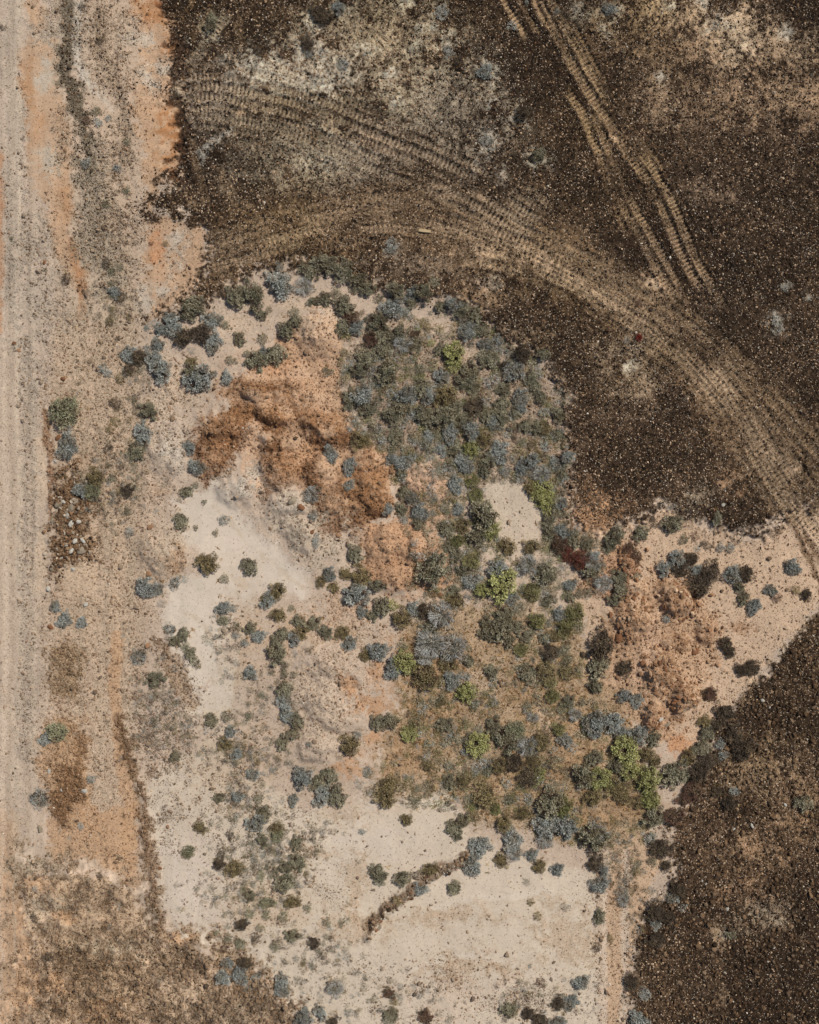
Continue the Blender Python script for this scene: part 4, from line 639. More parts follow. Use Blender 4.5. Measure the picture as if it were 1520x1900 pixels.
# kind: x y radius[ ratio rot] in photo pixels
SH = {
'b': '''183 228 8;202 220 6;160 304 9;219 313 7;631 20 11;575 105 7;976 10 4;1032 26 6;1127 22 11;900 138 13;214 543 11;318 592 12;325 610 17;300 612 11;395 596 17;397 637 16 1.3 90;273 608 6;294 640 12;288 665 15;301 686 20;275 647 7;240 658 14;
190 682 8;200 692 8;374 704 24;421 702 11 1.3 70;519 496 8;521 530 22;490 655 10;660 608 14;728 573 19;752 578 9;765 548 13;672 733 18;755 735 17;840 565 12;870 605 15;865 620 13;900 640 12;925 630 9;952 690 18;820 700 15;795 735 14;765 738 10;
965 738 15;965 757 11;1010 765 9;127 828 20 1.4 80;150 910 12;268 808 19 1.5 90;242 987 8;353 830 11;366 867 14;272 1090 17;295 1092 10;104 1125 10 1.4 60;120 1150 13;153 1155 10;417 965 9 1.3 30;415 1128 12;432 1128 8;500 1112 14;613 845 15 1.3 60;650 866 14 1.4 90;648 901 10;
727 852 12;748 858 15;765 925 12;772 845 6;583 957 9;588 1002 9 2 90;662 1100 21;767 1130 12;672 1135 10;612 1065 12;720 945 10;750 965 8;778 950 15;795 812 11;835 806 15 1.4 80;873 800 16;820 835 12;855 850 14;865 863 14;925 840 19;915 785 13;
985 857 15;967 870 12;938 874 9;1032 860 13;1053 848 11;845 900 14 1.4 60;850 945 10;782 955 13;875 1078 15;925 1055 18;1042 985 13;1045 935 10;1058 1085 11;950 1110 12;1040 1140 13;765 1130 9;1255 1038 16;1230 1055 12;1290 1058 11;1358 1065 15;
1337 1016 8;1355 1017 8;1397 1125 13 1.4 100;1428 1095 11;1469 1052 14 1.2 20;1235 1145 9;455 1193 7;438 1178 7;480 1180 12;548 1183 12;650 1193 13;702 1207 17;730 1240 17;466 1248 12;530 1300 15 1.6 80;535 1325 14;428 1357 10;441 1399 10;470 1436 11;
663 1362 8;575 1378 5;562 1440 18;600 1475 17;545 1484 10 1.5 90;478 1526 16;442 1477 10;838 1262 15;917 1302 8;862 1395 7;1103 1342 22;1135 1342 19;1152 1362 13;1047 1372 13;1045 1530 21;1012 1528 20;1158 1290 13;1181 1300 12 1.3 90;1185 1362 17 1.2 90;
1335 1380 9;1340 1400 9;1360 1466 8;85 1370 12;170 1445 8;150 1532 6;890 1570 19;876 1604 18;950 1558 20 1.4 60;988 1585 11;1112 1640 15;1120 1613 10;1035 1612 11;1078 1820 13;1058 1858 14;780 1646 12;423 1785 10;447 1808 15;415 1812 13;523 1834 13;
525 1815 12;565 1885 16;595 1875 12 1.4 60;672 1543 6;1172 1552 4;1248 1665 10;1215 1712 11;983 1792 4 1.5 90;1035 1895 13;1183 1888 15;1097 1036 14;''',
'g': '''180 207 9;236 264 6;235 355 8;197 378 8;395 48 14 1.4 90;997 292 12;22 443 4;84 501 4;209 502 7;223 495 6;207 526 6;358 574 21 1.3 -15;355 690 14;250 742 6;277 763 15;418 603 8;440 552 19;470 548 22 1.4 60;485 585 10;499 575 6;625 545 9;575 502 18;
606 492 20 1.3 10;640 505 19;665 522 15;682 537 13;660 538 9;585 560 11 1.5 -20;606 556 12;547 580 9;548 598 12;532 614 15;474 670 18;510 660 19;430 670 9 1.5 0;487 630 9;445 630 12;608 690 9 1.4 20;640 570 19;635 610 14;700 598 18;712 626 17;712 650 15;
735 540 15;705 555 9;740 620 16;720 692 20;680 664 17;668 686 14;648 742 15 1.4 90;685 757 15;745 755 15;728 772 16;805 525 9;785 545 15;765 560 11;857 578 15;882 586 15;895 612 13;817 570 10;770 640 13;815 650 11;905 667 18;925 690 9;1007 658 11;
870 692 19;856 708 14;877 716 14;783 722 16;935 722 13;930 750 13;985 702 13;992 716 12;840 762 17;905 772 15;815 776 18;785 768 15;860 785 13;1003 737 12;208 887 8;255 838 17;237 950 7;347 913 11;363 900 6;337 967 14 1.3 100;364 979 5;379 932 5;
463 1050 15 1.3 80;400 989 6;417 1073 8;417 1150 9;541 1128 6;556 1152 12;581 1156 13;660 1028 15 1.3 60;735 812 15 1.3 90;745 880 11;752 912 14;745 945 12;710 1125 16;690 1142 10;700 1085 12;850 790 13;800 780 14;840 832 14;905 852 13;900 872 13;
930 775 15;957 765 12;975 790 12;997 792 12;1036 770 13;1035 806 11;1045 880 11;1020 935 13;1050 952 9;1018 962 12;954 890 7;898 955 25;883 998 16;828 982 14;778 972 12;830 1014 12;846 1030 12;803 1055 27;861 1056 12;841 1097 12;1013 1065 19;1020 985 14;
1063 1000 15 1.3 50;1090 1010 13;1095 1060 15;1078 1100 9;1058 1108 10;1015 1115 11;935 1142 18;902 1157 12;1140 995 17;1130 1012 13;1188 990 14;1247 972 17;1270 1000 9;1329 963 10 1.5 90;1378 1110 12 1.4 90;1370 1088 10;1148 1072 15;1152 1092 13;
1178 1070 9;1140 1112 12;289 1260 15 1.2 -30;340 1178 12;325 1190 10;355 1213 12 1.3 60;365 1230 9;393 1335 12;325 1403 10;413 1149 9;440 1162 9;465 1165 11;525 1175 12;515 1192 13;514 1211 18;530 1233 7;530 1250 7;546 1250 6;505 1248 5;528 1278 14;552 1336 14;
605 1172 13;485 1289 6;394 1332 8;420 1328 9;462 1327 8;525 1378 13 1.3 90;545 1360 11;700 1340 14;722 1338 15;590 1452 15;612 1436 14 1.3 60;624 1475 20;490 1508 14;480 1482 9;408 1480 10;795 1165 13;870 1225 10;930 1165 22;905 1175 15;945 1190 12 1.5 90;
960 1163 12;977 1180 12;1010 1183 10;912 1245 13;980 1247 17;1053 1300 12;1080 1302 9;915 1345 14;937 1370 22 1.3 50;825 1345 15;870 1372 11;905 1430 10;835 1450 13;947 1483 10;1110 1237 20 1.2 90;1105 1272 13;1100 1408 15;1082 1436 20;1145 1420 13;
1020 1490 26;840 1533 13 1.3 120;858 1522 13;850 1548 10;1212 1370 14 1.3 90;1300 1388 16;1250 1436 25;1310 1360 14;1212 1514 18;1210 1597 9;1182 1602 8;1355 1733 9;510 1620 9;530 1608 12;530 1636 17;551 1564 12 1.4 80;553 1598 14;488 1558 11;703 1620 17;
747 1628 14;844 1646 12;607 1710 8;635 1710 7 1.8 120;445 1750 10 1.3 90;510 1755 9;543 1733 12;571 1683 8;1100 1550 25;1112 1700 12 1.4 90;945 1870 14;465 1660 10;424 1740 8;726 1882 14;1487 1487 15;''',
'o': '''307 452 5;209 574 6;239 590 6;205 596 8;224 701 9;357 672 10;794 608 8;828 735 20;179 887 16;215 782 9;205 797 7;388 1045 20 1.2 60;515 1096 15 1.4 110;517 1140 13;497 1112 11;668 820 18;670 1070 18;642 1065 11;597 1078 10;620 1090 10;745 1147 18;
897 815 16;1010 795 13;987 825 9;1000 845 9;985 905 13;942 1014 16 1.5 60;985 1015 14;957 1045 6;858 975 14;845 1115 15;1475 1095 9;560 1173 13;637 1173 13;678 1215 12;417 1380 13 1.4 20;650 1382 18 1.2 120;720 1458 20;716 1480 18;515 1535 12;372 1535 11;
830 1230 16;790 1255 24;1030 1180 11;1012 1245 18;1050 1247 13;1000 1375 18;990 1412 14;795 1420 10;862 1447 14;898 1475 22;970 1508 13;1140 1460 18;1100 1478 15;1200 1398 14;1307 1338 12;1275 1405 14;1215 1412 11;1185 1488 13;935 1527 15;930 1596 13;
1000 1607 13;985 1673 7;998 1700 8;800 1612 15;738 1667 8 1.5 30;733 1858 7 1.6 0;545 1671 14 1.6 0;437 1610 15;569 1622 6 1.5 100;563 1788 5;1180 1618 8;1133 1742 7 1.8 80;755 1520 11;925 1420 14;1185 1240 0;880 1310 8;745 1180 0;1155 1475 16;820 1300 10''',
'l': '''842 657 17;843 681 9;775 612 5;728 1122 9;872 833 13;1005 910 18;1010 928 14;912 985 14 1.4 -60;930 1085 24;893 1095 11;1015 946 9;750 1228 17;760 1362 12;865 1283 15;
887 1380 18;1160 1387 21;1200 1442 19;1112 1442 17;1166 1427 15;1205 1484 14;998 1440 12 1.5 110;800 637 6''',
'm': '''1052 1028 14 1.3 60;1078 1040 19''',
'y': '''985 1097 17;1066 1138 18;1050 1160 14;996 1150 15;967 1205 13;1047 1172 12;1025 1290 13;1020 1265 11;1050 1243 8;873 1040 15;765 1238 14;1036 1352 12''',
'r': '''163 224 8;349 239 5;235 450 4;279 452 4;525 108 5;770 620 10;690 630 14;1037 1010 16;1290 997 8;1440 1108 9;1315 1286 14;1285 1465 17;1250 1512 18;722 1841 11;1183 562 0;1184 563 8 1.6 90;386 1740 4;415 1760 7;1165 1020 14;1178 1035 12;650 590 16;1002 1822 9;790 1885 14;1270 1480 14''',
't': '''565 532 17;748 640 16;512 655 0;580 918 15;982 1047 18;1118 1082 17;800 1192 26;842 1200 26;790 1212 20;820 1140 24;1066 1324 12;988 1330 10;978 1382 18;1038 1138 0;1005 880 17;965 728 0;728 570 0;625 1828 16;977 1637 7;1050 1683 8;1155 1670 11 1.3 60;840 1262 0;1100 1045 14;1110 1540 18;1012 1555 16;1215 1510 0;955 1582 14''',
'p': '''84 98 4;219 264 5;336 312 5;578 27 8;753 5 8;430 142 8;472 130 7;598 100 8;636 125 12;583 150 9;682 105 9;765 100 7;718 142 6;728 195 6;520 165 6;820 28 13;806 58 6;775 58 6;832 100 11;950 52 9;1068 22 7;904 267 12;905 200 6;1305 12 6;1325 52 9;1465 62 7;1505 142 4;
1440 605 13 1.3 60;1455 535 8;1500 555 5;287 600 8;356 650 7;725 460 14;652 752 12;640 885 6;290 952 7;325 1082 12;342 1073 9;298 1120 7;88 1003 6;113 1168 6;258 1218 16;315 1168 12;228 1180 6;324 1277 6;75 1480 18 1.2 0;140 1362 6;329 1425 6;645 1112 11;
1243 943 7;1295 1017 8;680 1430 11 1.5 100;690 1450 6;668 1455 9;722 1378 9;475 1812 11;1205 1555 13;1268 1685 9;1195 1843 12;217 1684 8;206 1720 6;68 1648 7;293 1818 6;128 1554 6;185 1548 4;1160 632 6;1330 455 0;1270 740 5;735 1445 0;460 1830 10''',
'd': '''5 52 6;591 30 14;603 40 14;572 86 13;481 100 8;412 108 6;850 115 8;1047 34 9;1130 36 8;970 214 13;125 517 9;155 541 4;197 488 9;227 550 9;219 628 5;343 626 17;375 620 18;257 664 14;241 686 11;212 745 8;218 756 6;203 832 8;226 866 6;239 911 12;
765 642 12;935 680 11;970 656 15;880 757 18;708 705 9;690 795 8;788 1132 14;1214 968 9;1262 1055 16;1283 1036 12;1316 1060 19;1295 1086 21;1383 1065 15;1311 1011 9 1.3 20;1495 1103 10;1115 1195 24 1.3 100;1020 1210 16;1158 1240 14;1345 1195 13;
1352 1208 11;1394 1238 15;1373 1243 11;1343 1322 17;1328 1345 12;1360 1362 16;1377 1388 18;1292 1432 18;1312 1410 15;1330 1468 10;1353 1487 14;955 1415 16;980 1440 18;1225 1572 18;1235 1606 10;1255 1650 15;1215 1690 17;1238 1700 13;1215 1742 15;1170 1820 14;
429 1550 8;412 1581 7;408 1601 11;450 1713 11;475 1740 9;583 1748 11;455 1785 12;1105 1602 15;1098 1585 9;1035 1858 12;980 1878 11;1000 1890 14;770 1624 8;833 1490 6;843 1499 5;816 1503 4;90 1775 9;65 1702 8;618 1895 11;480 1408 0;1107 1758 8;185 1625 6;338 1583 0;187 75 7;152 12 6''',
's': '''123 765 27;172 911 15;108 1357 18;956 1352 17;350 1580 12 1.3 -30;485 1624 8 1.4 90;452 1650 7;497 1674 12 1.8 0;463 1693 9;495 1697 8;527 1699 9;484 1720 8;515 1548 12;680 1425 0;550 1605 8;402 1730 5;345 1200 8''',
'e': '''877 893 12;883 920 14;1040 1497 20;1205 1482 17;790 1225 0;795 1172 0;1020 1262 0;850 1003 12;1195 1460 10;870 1165 0;730 1133 0;765 1345 9;920 1500 10;1130 1455 11''',
}
# where each shrub stands, in words
AN = [(40, 420, 'on the dirt road at upper left'), (90, 150, 'on the orange strip beside the road'), (190, 220, 'on the grey gravel ribbon, upper left'), (200, 520, 'on the stony verge above mid-left'), (215, 700, 'on the pale verge left of the blue-grey clump'),
      (330, 640, 'in the clump at the mound\'s left end'), (430, 140, 'in the dusty corner by crossing tracks'), (600, 90, 'on the pale dusty patch, top left-centre'), (800, 90, 'in the speckled gravel, top centre'), (930, 240, 'in the dark gravel above the arc track'), (1080, 30, 'beside the straight tracks\' top end'),
      (1380, 60, 'in the tan gravel, top right'), (1440, 570, 'in the dark gravel, right edge'), (1180, 660, 'in the dark gravel below the arc track'), (330, 300, 'on the orange bank, upper left'), (320, 460, 'on the pale patch below the orange bank'),
      (480, 560, 'at the mound\'s upper-left rim'), (620, 520, 'on the mound\'s top rim'), (460, 660, 'above the orange earth heaps'), (570, 600, 'beside the topmost orange heap'), (660, 620, 'in the thicket right of topmost heap'), (740, 600, 'on the mound\'s upper-right rim'), (870, 590, 'on the rim left of the dark field'),
      (970, 670, 'at the dark field\'s lower-left edge'), (700, 740, 'in the thicket\'s left side'), (840, 710, 'in the thicket around the lime-green shrub'), (950, 750, 'in the thicket\'s right side'), (860, 820, 'in the middle of the dense thicket'), (1030, 830, 'at the thicket\'s right edge by dark gravel'), (930, 860, 'above the oval sand clearing'),
      (1020, 950, 'on the oval clearing\'s right rim'), (880, 950, 'on the oval clearing\'s left rim'), (950, 1050, 'below the oval sand clearing'), (760, 930, 'right of the rust-brown heaps'), (650, 850, 'on the orange heaps\' right flank'), (800, 1050, 'on the orange flat, centre'), (640, 1080, 'on the slope beside the pale wash'), (560, 960, 'near the grey boulder'),
      (360, 840, 'on the grey stony mound, left'), (130, 800, 'beside the road above the rubble heap'), (260, 820, 'on the verge right of the road shrubs'), (170, 910, 'just above the white-stone rubble heap'), (250, 960, 'right of the white-stone rubble heap'), (340, 960, 'left of the pale sandy wash'), (300, 1090, 'below the small round stony mound'), (420, 1050, 'in the pale sandy wash'), (430, 1130, 'at the wash\'s lower end'),
      (510, 1110, 'on the wash\'s lower-right bank'), (120, 1150, 'beside the road below the rubble heap'), (270, 1220, 'on the pale flat, lower left'), (345, 1200, 'left of the white sand tongue'), (100, 1370, 'on the roadside, lower left'), (90, 1480, 'beside the brown roadside litter'), (320, 1410, 'in the brown speckle, lower left'), (170, 1540, 'on the orange roadside flat'), (450, 1180, 'along the sand tongue\'s right side'),
      (540, 1190, 'left of the stony pink mound'), (640, 1190, 'above the stony pink mound'), (710, 1220, 'right of the stony pink mound'), (490, 1270, 'on open sand left of pink mound'), (535, 1320, 'on the pink mound\'s left edge'), (430, 1370, 'on the pale plain, left-centre'), (460, 1440, 'among sparse tufts on the plain'), (690, 1350, 'beside the small orange patches'), (600, 1460, 'at the pink mound\'s foot'), (700, 1450, 'at the dry grass\'s lower-left corner'),
      (490, 1520, 'on the sand above the tuft cluster'), (760, 1130, 'below the orange flat, centre'), (820, 1190, 'in the big grey twiggy clump'), (790, 1260, 'in the olive patch of dry grass'), (860, 1270, 'on dry grass right of olive patch'), (930, 1170, 'on the dry grass, upper part'), (1040, 1150, 'in the lime-green clump left of clod heap'), (1010, 1240, 'in the middle of the dry grass'), (1110, 1230, 'along the clod heap\'s left side'), (950, 1370, 'in the lower dry grass cluster'),
      (1060, 1320, 'on dry grass near bare patch'), (870, 1390, 'near the lone lime-green shrub'), (770, 1360, 'at the dry grass\'s left edge'), (1100, 1430, 'in the lower right green belt'), (900, 1470, 'along the dry grass\'s lower edge'), (1030, 1510, 'in the large clump above bottom plain'), (1130, 1350, 'in the dark clump below clod heap'), (1200, 1420, 'in the green clump left of lower field'), (1110, 1020, 'around the dark red shrubs'), (1150, 1090, 'above the orange clod heap'),
      (1200, 980, 'on the sand apron\'s top edge'), (1300, 1010, 'under the dark field on pale sand'), (1280, 1060, 'in the dark clump on the apron'), (1390, 1090, 'on the pale apron, right'), (1480, 1080, 'by the ruts at the right edge'), (1350, 1220, 'right of the clod heap'), (1160, 1280, 'on the clod heap\'s lower-left foot'), (1320, 1370, 'at the lower dark field\'s upper corner'), (1290, 1440, 'along the lower dark field\'s left edge'), (1350, 1480, 'inside the lower dark field, top'), (1480, 1490, 'far right in the lower dark field'),
      (1230, 1520, 'between green belt and dark field'), (1200, 1590, 'on the sand strip\'s upper end'), (1230, 1700, 'in the lower dark field\'s left margin'), (1180, 1830, 'at the sand strip\'s bottom'), (1110, 1570, 'at the top of the sandy track'), (1110, 1660, 'along the sandy track\'s left edge'), (1150, 1700, 'on the sandy track'), (960, 1580, 'above the bottom sand plain'), (1010, 1640, 'on the bottom sand plain, right'), (860, 1550, 'at the diagonal ridge\'s upper end'), (780, 1640, 'beside the diagonal earth ridge'),
      (700, 1620, 'on sand above the diagonal ridge'), (840, 1495, 'on the bare sand below dry grass'), (440, 1600, 'in the tuft cluster\'s upper left'), (530, 1600, 'in the tuft cluster\'s upper right'), (480, 1680, 'in the tuft cluster\'s middle'), (550, 1720, 'on the tuft cluster\'s lower right'), (440, 1740, 'in the tuft cluster\'s lower left'), (620, 1740, 'on open sand, bottom centre-left'), (440, 1800, 'in the clodded ground\'s dark clump'), (560, 1860, 'at the bottom edge, left-centre'), (720, 1860, 'at the bottom edge below the ridge'),
      (980, 1870, 'in the brushy patch, bottom edge'), (1070, 1840, 'by the track, bottom edge'), (90, 1740, 'on the clodded ground, bottom left'), (210, 1690, 'in the brown clodded ground'), (370, 1560, 'on the white sand, lower left'), (1340, 1740, 'in the lower dark field\'s middle')]
ENT = []
for k, txt in SH.items():
    for e in txt.replace('\n', '').split(';'):
        q = e.split()
        if len(q) < 3 or float(q[2]) <= 0: continue
        x, y, r = map(float, q[:3]); ratio = float(q[3]) if len(q) > 3 else random.uniform(1, 1.2); rot = float(q[4]) if len(q) > 4 else random.uniform(0, 180)
        ENT.append(dict(k=k, x=x, y=y, r=r, ratio=ratio, rot=rot))
def size_word(r): return 'tiny' if r < 7 else 'small' if r < 11 else 'medium' if r < 16 else 'large' if r < 22 else 'very large'
for e in ENT:
    e['a'] = min(range(len(AN)), key=lambda i: (AN[i][0] - e['x']) ** 2 + (AN[i][1] - e['y']) ** 2)
    e['sz'] = size_word(e['r'])
from collections import defaultdict
gr = defaultdict(list)
for e in ENT: gr[(e['k'], e['a'])].append(e)
ORD = ['topmost', 'second from top', 'third from top', 'fourth from top', 'fifth from top', 'sixth from top', 'seventh from top', 'eighth from top', 'ninth from top']
for (k, a), L_ in gr.items():
    by = defaultdict(list)
    for e in L_: by[e['sz']].append(e)
    for sz, M_ in by.items():
        M_.sort(key=lambda e: e['y'])
        for i, e in enumerate(M_):
            lab = '%s %s shrub' % (sz, NAME[k][1])
            if len(M_) == 2: lab = ('upper ' if i == 0 else 'lower ') + lab
            elif len(M_) > 2: lab += ' ' + (ORD[i] if i < len(M_) - 1 else 'lowest') + ','
            e['label'] = lab + ' ' + AN[a][2]
def place_shrub(e):
    k = e['k']; s = math.sqrt(e['ratio']); gs = 1.2 * (1.18 if k == 'l' else 1); rx = e['r'] * gs * s / PPM; ry = e['r'] * gs / s / PPM
    z = ground_z(e['x'], e['y']); hz = min(rx, ry) * random.uniform(.8, 1.15) * (.45 if k == 'p' else 1)
    nm, _ = NAME[k]; props = dict(label=e['label'], category='shrub', group=GROUP[k])
    if e['r'] >= 10:
        o = bpy.data.objects.new(nm, None); C.objects.link(o); o.empty_display_size = .1
        f = bpy.data.objects.new('foliage', random.choice(PROTO[k])); C.objects.link(f); f.parent = o
        t = bpy.data.objects.new('twigs' if k == 't' else 'stems', random.choice(TWIGS if k == 't' else STEMS)); C.objects.link(t); t.parent = o
    else:
        o = bpy.data.objects.new(nm, random.choice(SMALL[k])); C.objects.link(o)
    o.location = (X(e['x']), Y(e['y']), z - .02); o.rotation_euler = (0, 0, math.radians(-e['rot'])); o.scale = (rx, ry, hz)
    for a, v in props.items(): o[a] = v
for e in ENT: place_shrub(e)
print('shrubs', len(ENT), 'dup labels', len(ENT) - len({e['label'] for e in ENT}), 'long', [e['label'] for e in ENT if len(e['label'].split()) > 16][:5])

# ------------------------------------------------------------------ low growth nobody could count
def tufts(name, dens, n, smin, smax, kindcols, label, seed, blades=9, tall=.8, lean=1.0):
    r = np.random.default_rng(seed); px = r.uniform(-60, 1580, n); py = r.uniform(-60, 1960, n)
    keep = r.random(n) < samp(dens, px, py); px, py = px[keep], py[keep]; n = len(px); z = samp(hgt, px, py)
    s_ = (smin + (smax - smin) * r.random(n) ** 2) / PPM; B = blades
    a = r.uniform(0, 2 * math.pi, (n, B)); L = s_[:, None] * r.uniform(.5, 1.2, (n, B)); off = s_[:, None] * .45 * r.random((n, B)); a0 = r.uniform(0, 6.28, (n, B))
    bx = X(px)[:, None] + np.cos(a0) * off; by = Y(py)[:, None] + np.sin(a0) * off; bz = np.broadcast_to(z[:, None] - .005, bx.shape)
    el = r.uniform(.2, 1.3, (n, B)); dx = np.cos(a) * np.cos(el) * lean; dy = np.sin(a) * np.cos(el) * lean; dz = np.sin(el) * tall; w = L * r.uniform(.12, .3, (n, B))
    P0 = np.stack([bx - np.sin(a) * w * .5, by + np.cos(a) * w * .5, bz + dz * L * .15], -1); P1 = np.stack([bx + np.sin(a) * w * .5, by - np.cos(a) * w * .5, bz + dz * L * .15], -1)
    P2 = np.stack([bx + dx * L, by + dy * L, bz + dz * L], -1)
    Vv = np.stack([P0, P1, P2], 2).reshape(-1, 3); Ff = np.arange(len(Vv)).reshape(-1, 3)
    cc = np.array(kindcols); c = cc[r.integers(0, len(cc), n)][:, None, :] * r.uniform(.7, 1.3, (n, B, 1)); col = np.repeat(c.reshape(-1, 3), 3, 0)
    link(np_mesh(name, Vv, Ff, STONE, {'tint': col.astype(np.float32)}), name, kind='stuff', label=label)
thk = poly([(640, 600), (720, 570), (860, 580), (960, 660), (1040, 740), (1055, 960), (1120, 1000), (1100, 1100), (1010, 1130), (760, 1130), (740, 960), (720, 830), (640, 790)], 16)
thk *= 1 - poly([(897, 905), (935, 888), (975, 900), (1008, 945), (1000, 1000), (985, 1035), (930, 1040), (925, 990), (905, 950)], 6, .4)
near = np.zeros((NY, NX), np.float32)
for e in ENT:
    if e['r'] >= 9: np.maximum(near, .9 * blob(e['x'], e['y'], e['r'] * 1.25, e['r'] * 1.25, 0, .3), near)
patchy = np.clip(.35 + .9 * n_mid + .6 * n_fin, 0, 1)
thick_w = np.clip(thk + grass_m, 0, 1)
tufts('dry_grass', np.clip(grass_m * (.35 + .6 * patchy) + near * .28, 0, 1), 70000, 3, 8, [S(168, 134, 94), S(140, 108, 70), S(190, 160, 120), S(122, 104, 68), S(150, 116, 76)], 'short dry tan grass covering the lower centre', 201, 8)
def scrub(name, dens, n, smin, smax, kinds, label, seed, leaves=150, zf=.75, power=1.6, clear=0.0):
    r = np.random.default_rng(seed); px = r.uniform(-40, 1560, n); py = r.uniform(-40, 1940, n); kp = r.random(n) < samp(dens, px, py); px, py = px[kp], py[kp]
    VV = []; TT = []; base = {k: [leaf_cloud(k, seed + 7 * q + ord(k), leaves) for q in range(3)] for k in set(kinds)}
    for x, y in zip(px, py):
        k = kinds[r.integers(len(kinds))]; v, f, t_ = base[k][r.integers(3)]; q = (smin + (smax - smin) * r.random() ** power) / PPM; a = r.uniform(0, 6.28); e = r.uniform(.75, 1.3)
        c4 = v.reshape(-1, 4, 3); v = (c4[:, :1] + (c4 - c4[:, :1]) * 2.0).reshape(-1, 3)
        xx = v[:, 0] * q * e; yy = v[:, 1] * q / e
        VV.append(np.stack([X(x) + xx * math.cos(a) - yy * math.sin(a), Y(y) + xx * math.sin(a) + yy * math.cos(a), ground_z(x, y) + v[:, 2] * q * zf - .01], -1))
        lo, hi = FOL[k][1], FOL[k][2]; TT.append((lo[None] + (hi - lo)[None] * t_[:, None]) * r.uniform(.75, 1.15))
    Vv = np.concatenate(VV); link(np_mesh(name, Vv, np.arange(len(Vv)).reshape(-1, 4), STONE, {'tint': np.concatenate(TT).astype(np.float32)}), name, kind='stuff', label=label); print(name, len(px))
scrub('low_scrub', np.clip(thk * (.62 + .9 * n_mid + .5 * n_fin) + grass_m * .6 * (.45 + 1.3 * n_mid + .4 * n_fin), 0, 1) * .95, 66000, 4, 12, 'ggbodgogebyg', 'low scrubby growth filling gaps between the shrubs', 202)
spr = np.zeros((NY, NX), np.float32)
for a in [(480, 1620, 110, 130), (480, 1740, 90, 50), (430, 1440, 90, 110), (560, 1780, 80, 50), (400, 1600, 50, 60), (520, 1420, 60, 70), (700, 1850, 90, 40), (480, 1300, 60, 90), (450, 1180, 60, 60), (560, 1500, 60, 60), (330, 1320, 80, 80), (980, 1860, 90, 40), (1150, 1650, 50, 80), (210, 700, 60, 140), (200, 900, 80, 60)]: spr = np.maximum(spr, blob(*a))
scrub('sparse_tufts', spr * np.clip(.3 + 1.5 * n_mid, 0, 1), 130000, 2.4, 7.5, 'goddgb', 'tiny dull tufts dotted over the pale sand', 203, 120, .9, 1.6)
# ------------------------------------------------------------------ rocks and clods one can tell apart
def rock_mesh(name, seed, m, flat=.7, bev=True):
    r = np.random.default_rng(seed); v, f = ICO_V.astype(float), [tuple(q) for q in ICO_F]; vs_ = [tuple(q) for q in v]; mid = {}; nf = []
    def mp(a, b):
        key = (min(a, b), max(a, b))
        if key not in mid: q = (np.array(vs_[a]) + np.array(vs_[b])) / 2; q /= np.linalg.norm(q); mid[key] = len(vs_); vs_.append(tuple(q))
        return mid[key]
    for a, b, c in f: ab, bc, ca = mp(a, b), mp(b, c), mp(c, a); nf += [(a, ab, ca), (b, bc, ab), (c, ca, bc), (ab, bc, ca)]
    v = np.array(vs_); 
    for _ in range(9):                       # facet it: cut with random planes
        d = r.normal(0, 1, 3); d /= np.linalg.norm(d); h = r.uniform(.62, .9); q = v @ d; k = q > h; v[k] -= np.outer(q[k] - h, d)
    v *= 1 + r.normal(0, .035, (len(v), 1)); v *= np.array([1.15, .85, flat])
    return np_mesh(name, v, np.array(nf), m)
RM = {'white': rock_mat('white_stone', S(170, 160, 144), S(212, 204, 190)), 'grey': rock_mat('grey_stone', S(124, 108, 90), S(176, 160, 138)), 'brown': rock_mat('brown_stone', S(104, 68, 46), S(166, 118, 84)),
      'clod': rock_mat('orange_clod', S(128, 92, 66), S(182, 142, 108), .5), 'dark': rock_mat('dark_stone', S(52, 46, 42), S(96, 86, 76)), 'wood': rock_mat('bleached_timber', S(176, 150, 112), S(208, 184, 146))}
RP = {k: [rock_mesh(k + '_rock', 900 + i + 10 * j, m) for i in range(4)] for j, (k, m) in enumerate(RM.items()) if k != 'wood'}
def rock(kind, x, y, r, label, cat='rock', group=None, name=None, ratio=1.0, rot=None, sink=.25, h=.75):
    o = bpy.data.objects.new(name or kind + '_stone', random.choice(RP[kind])); C.objects.link(o); q = r * ((.8 if r > 4.5 else .62) if kind == 'white' else .95) / PPM
    o.location = (X(x), Y(y), ground_z(x, y) + q * (h * .7 - sink)); o.scale = (q * ratio, q, q * h)
    o.rotation_euler = (random.uniform(-.2, .2), random.uniform(-.2, .2), math.radians(rot) if rot is not None else random.uniform(0, 6.28)); o['label'] = label; o['category'] = cat
    if group: o['group'] = group
    return o
G1 = 'stones in the roadside rubble heap'
OR2 = ['topmost', 'second', 'third', 'fourth', 'fifth', 'sixth', 'seventh', 'eighth', 'ninth', 'tenth', 'eleventh']
WS = {'upper': 0, 'lower': 0}
for x, y, r in sorted( [(112, 923, 4.5), (118, 930, 5), (127, 957, 6), (134, 971, 6.5), (147, 968, 6), (141, 1004, 6.5), (115, 1005, 4), (125, 1012, 4), (134, 1021, 6), (115, 1036, 4), (107, 1018, 3.5), (155, 1003, 5), (136, 1056, 5), (102, 1046, 4), (121, 990, 3.5), (149, 1012, 4)], key=lambda q: q[1]):
    hf = 'upper' if y < 995 else 'lower'
    rock('white', x, y, r, '%s white stone from the top in the %s half of the roadside rubble heap' % (OR2[WS[hf]], hf) if WS[hf] else 'topmost white stone in the %s half of the roadside rubble heap' % hf, 'stone', G1, ratio=random.uniform(1, 1.7)); WS[hf] += 1
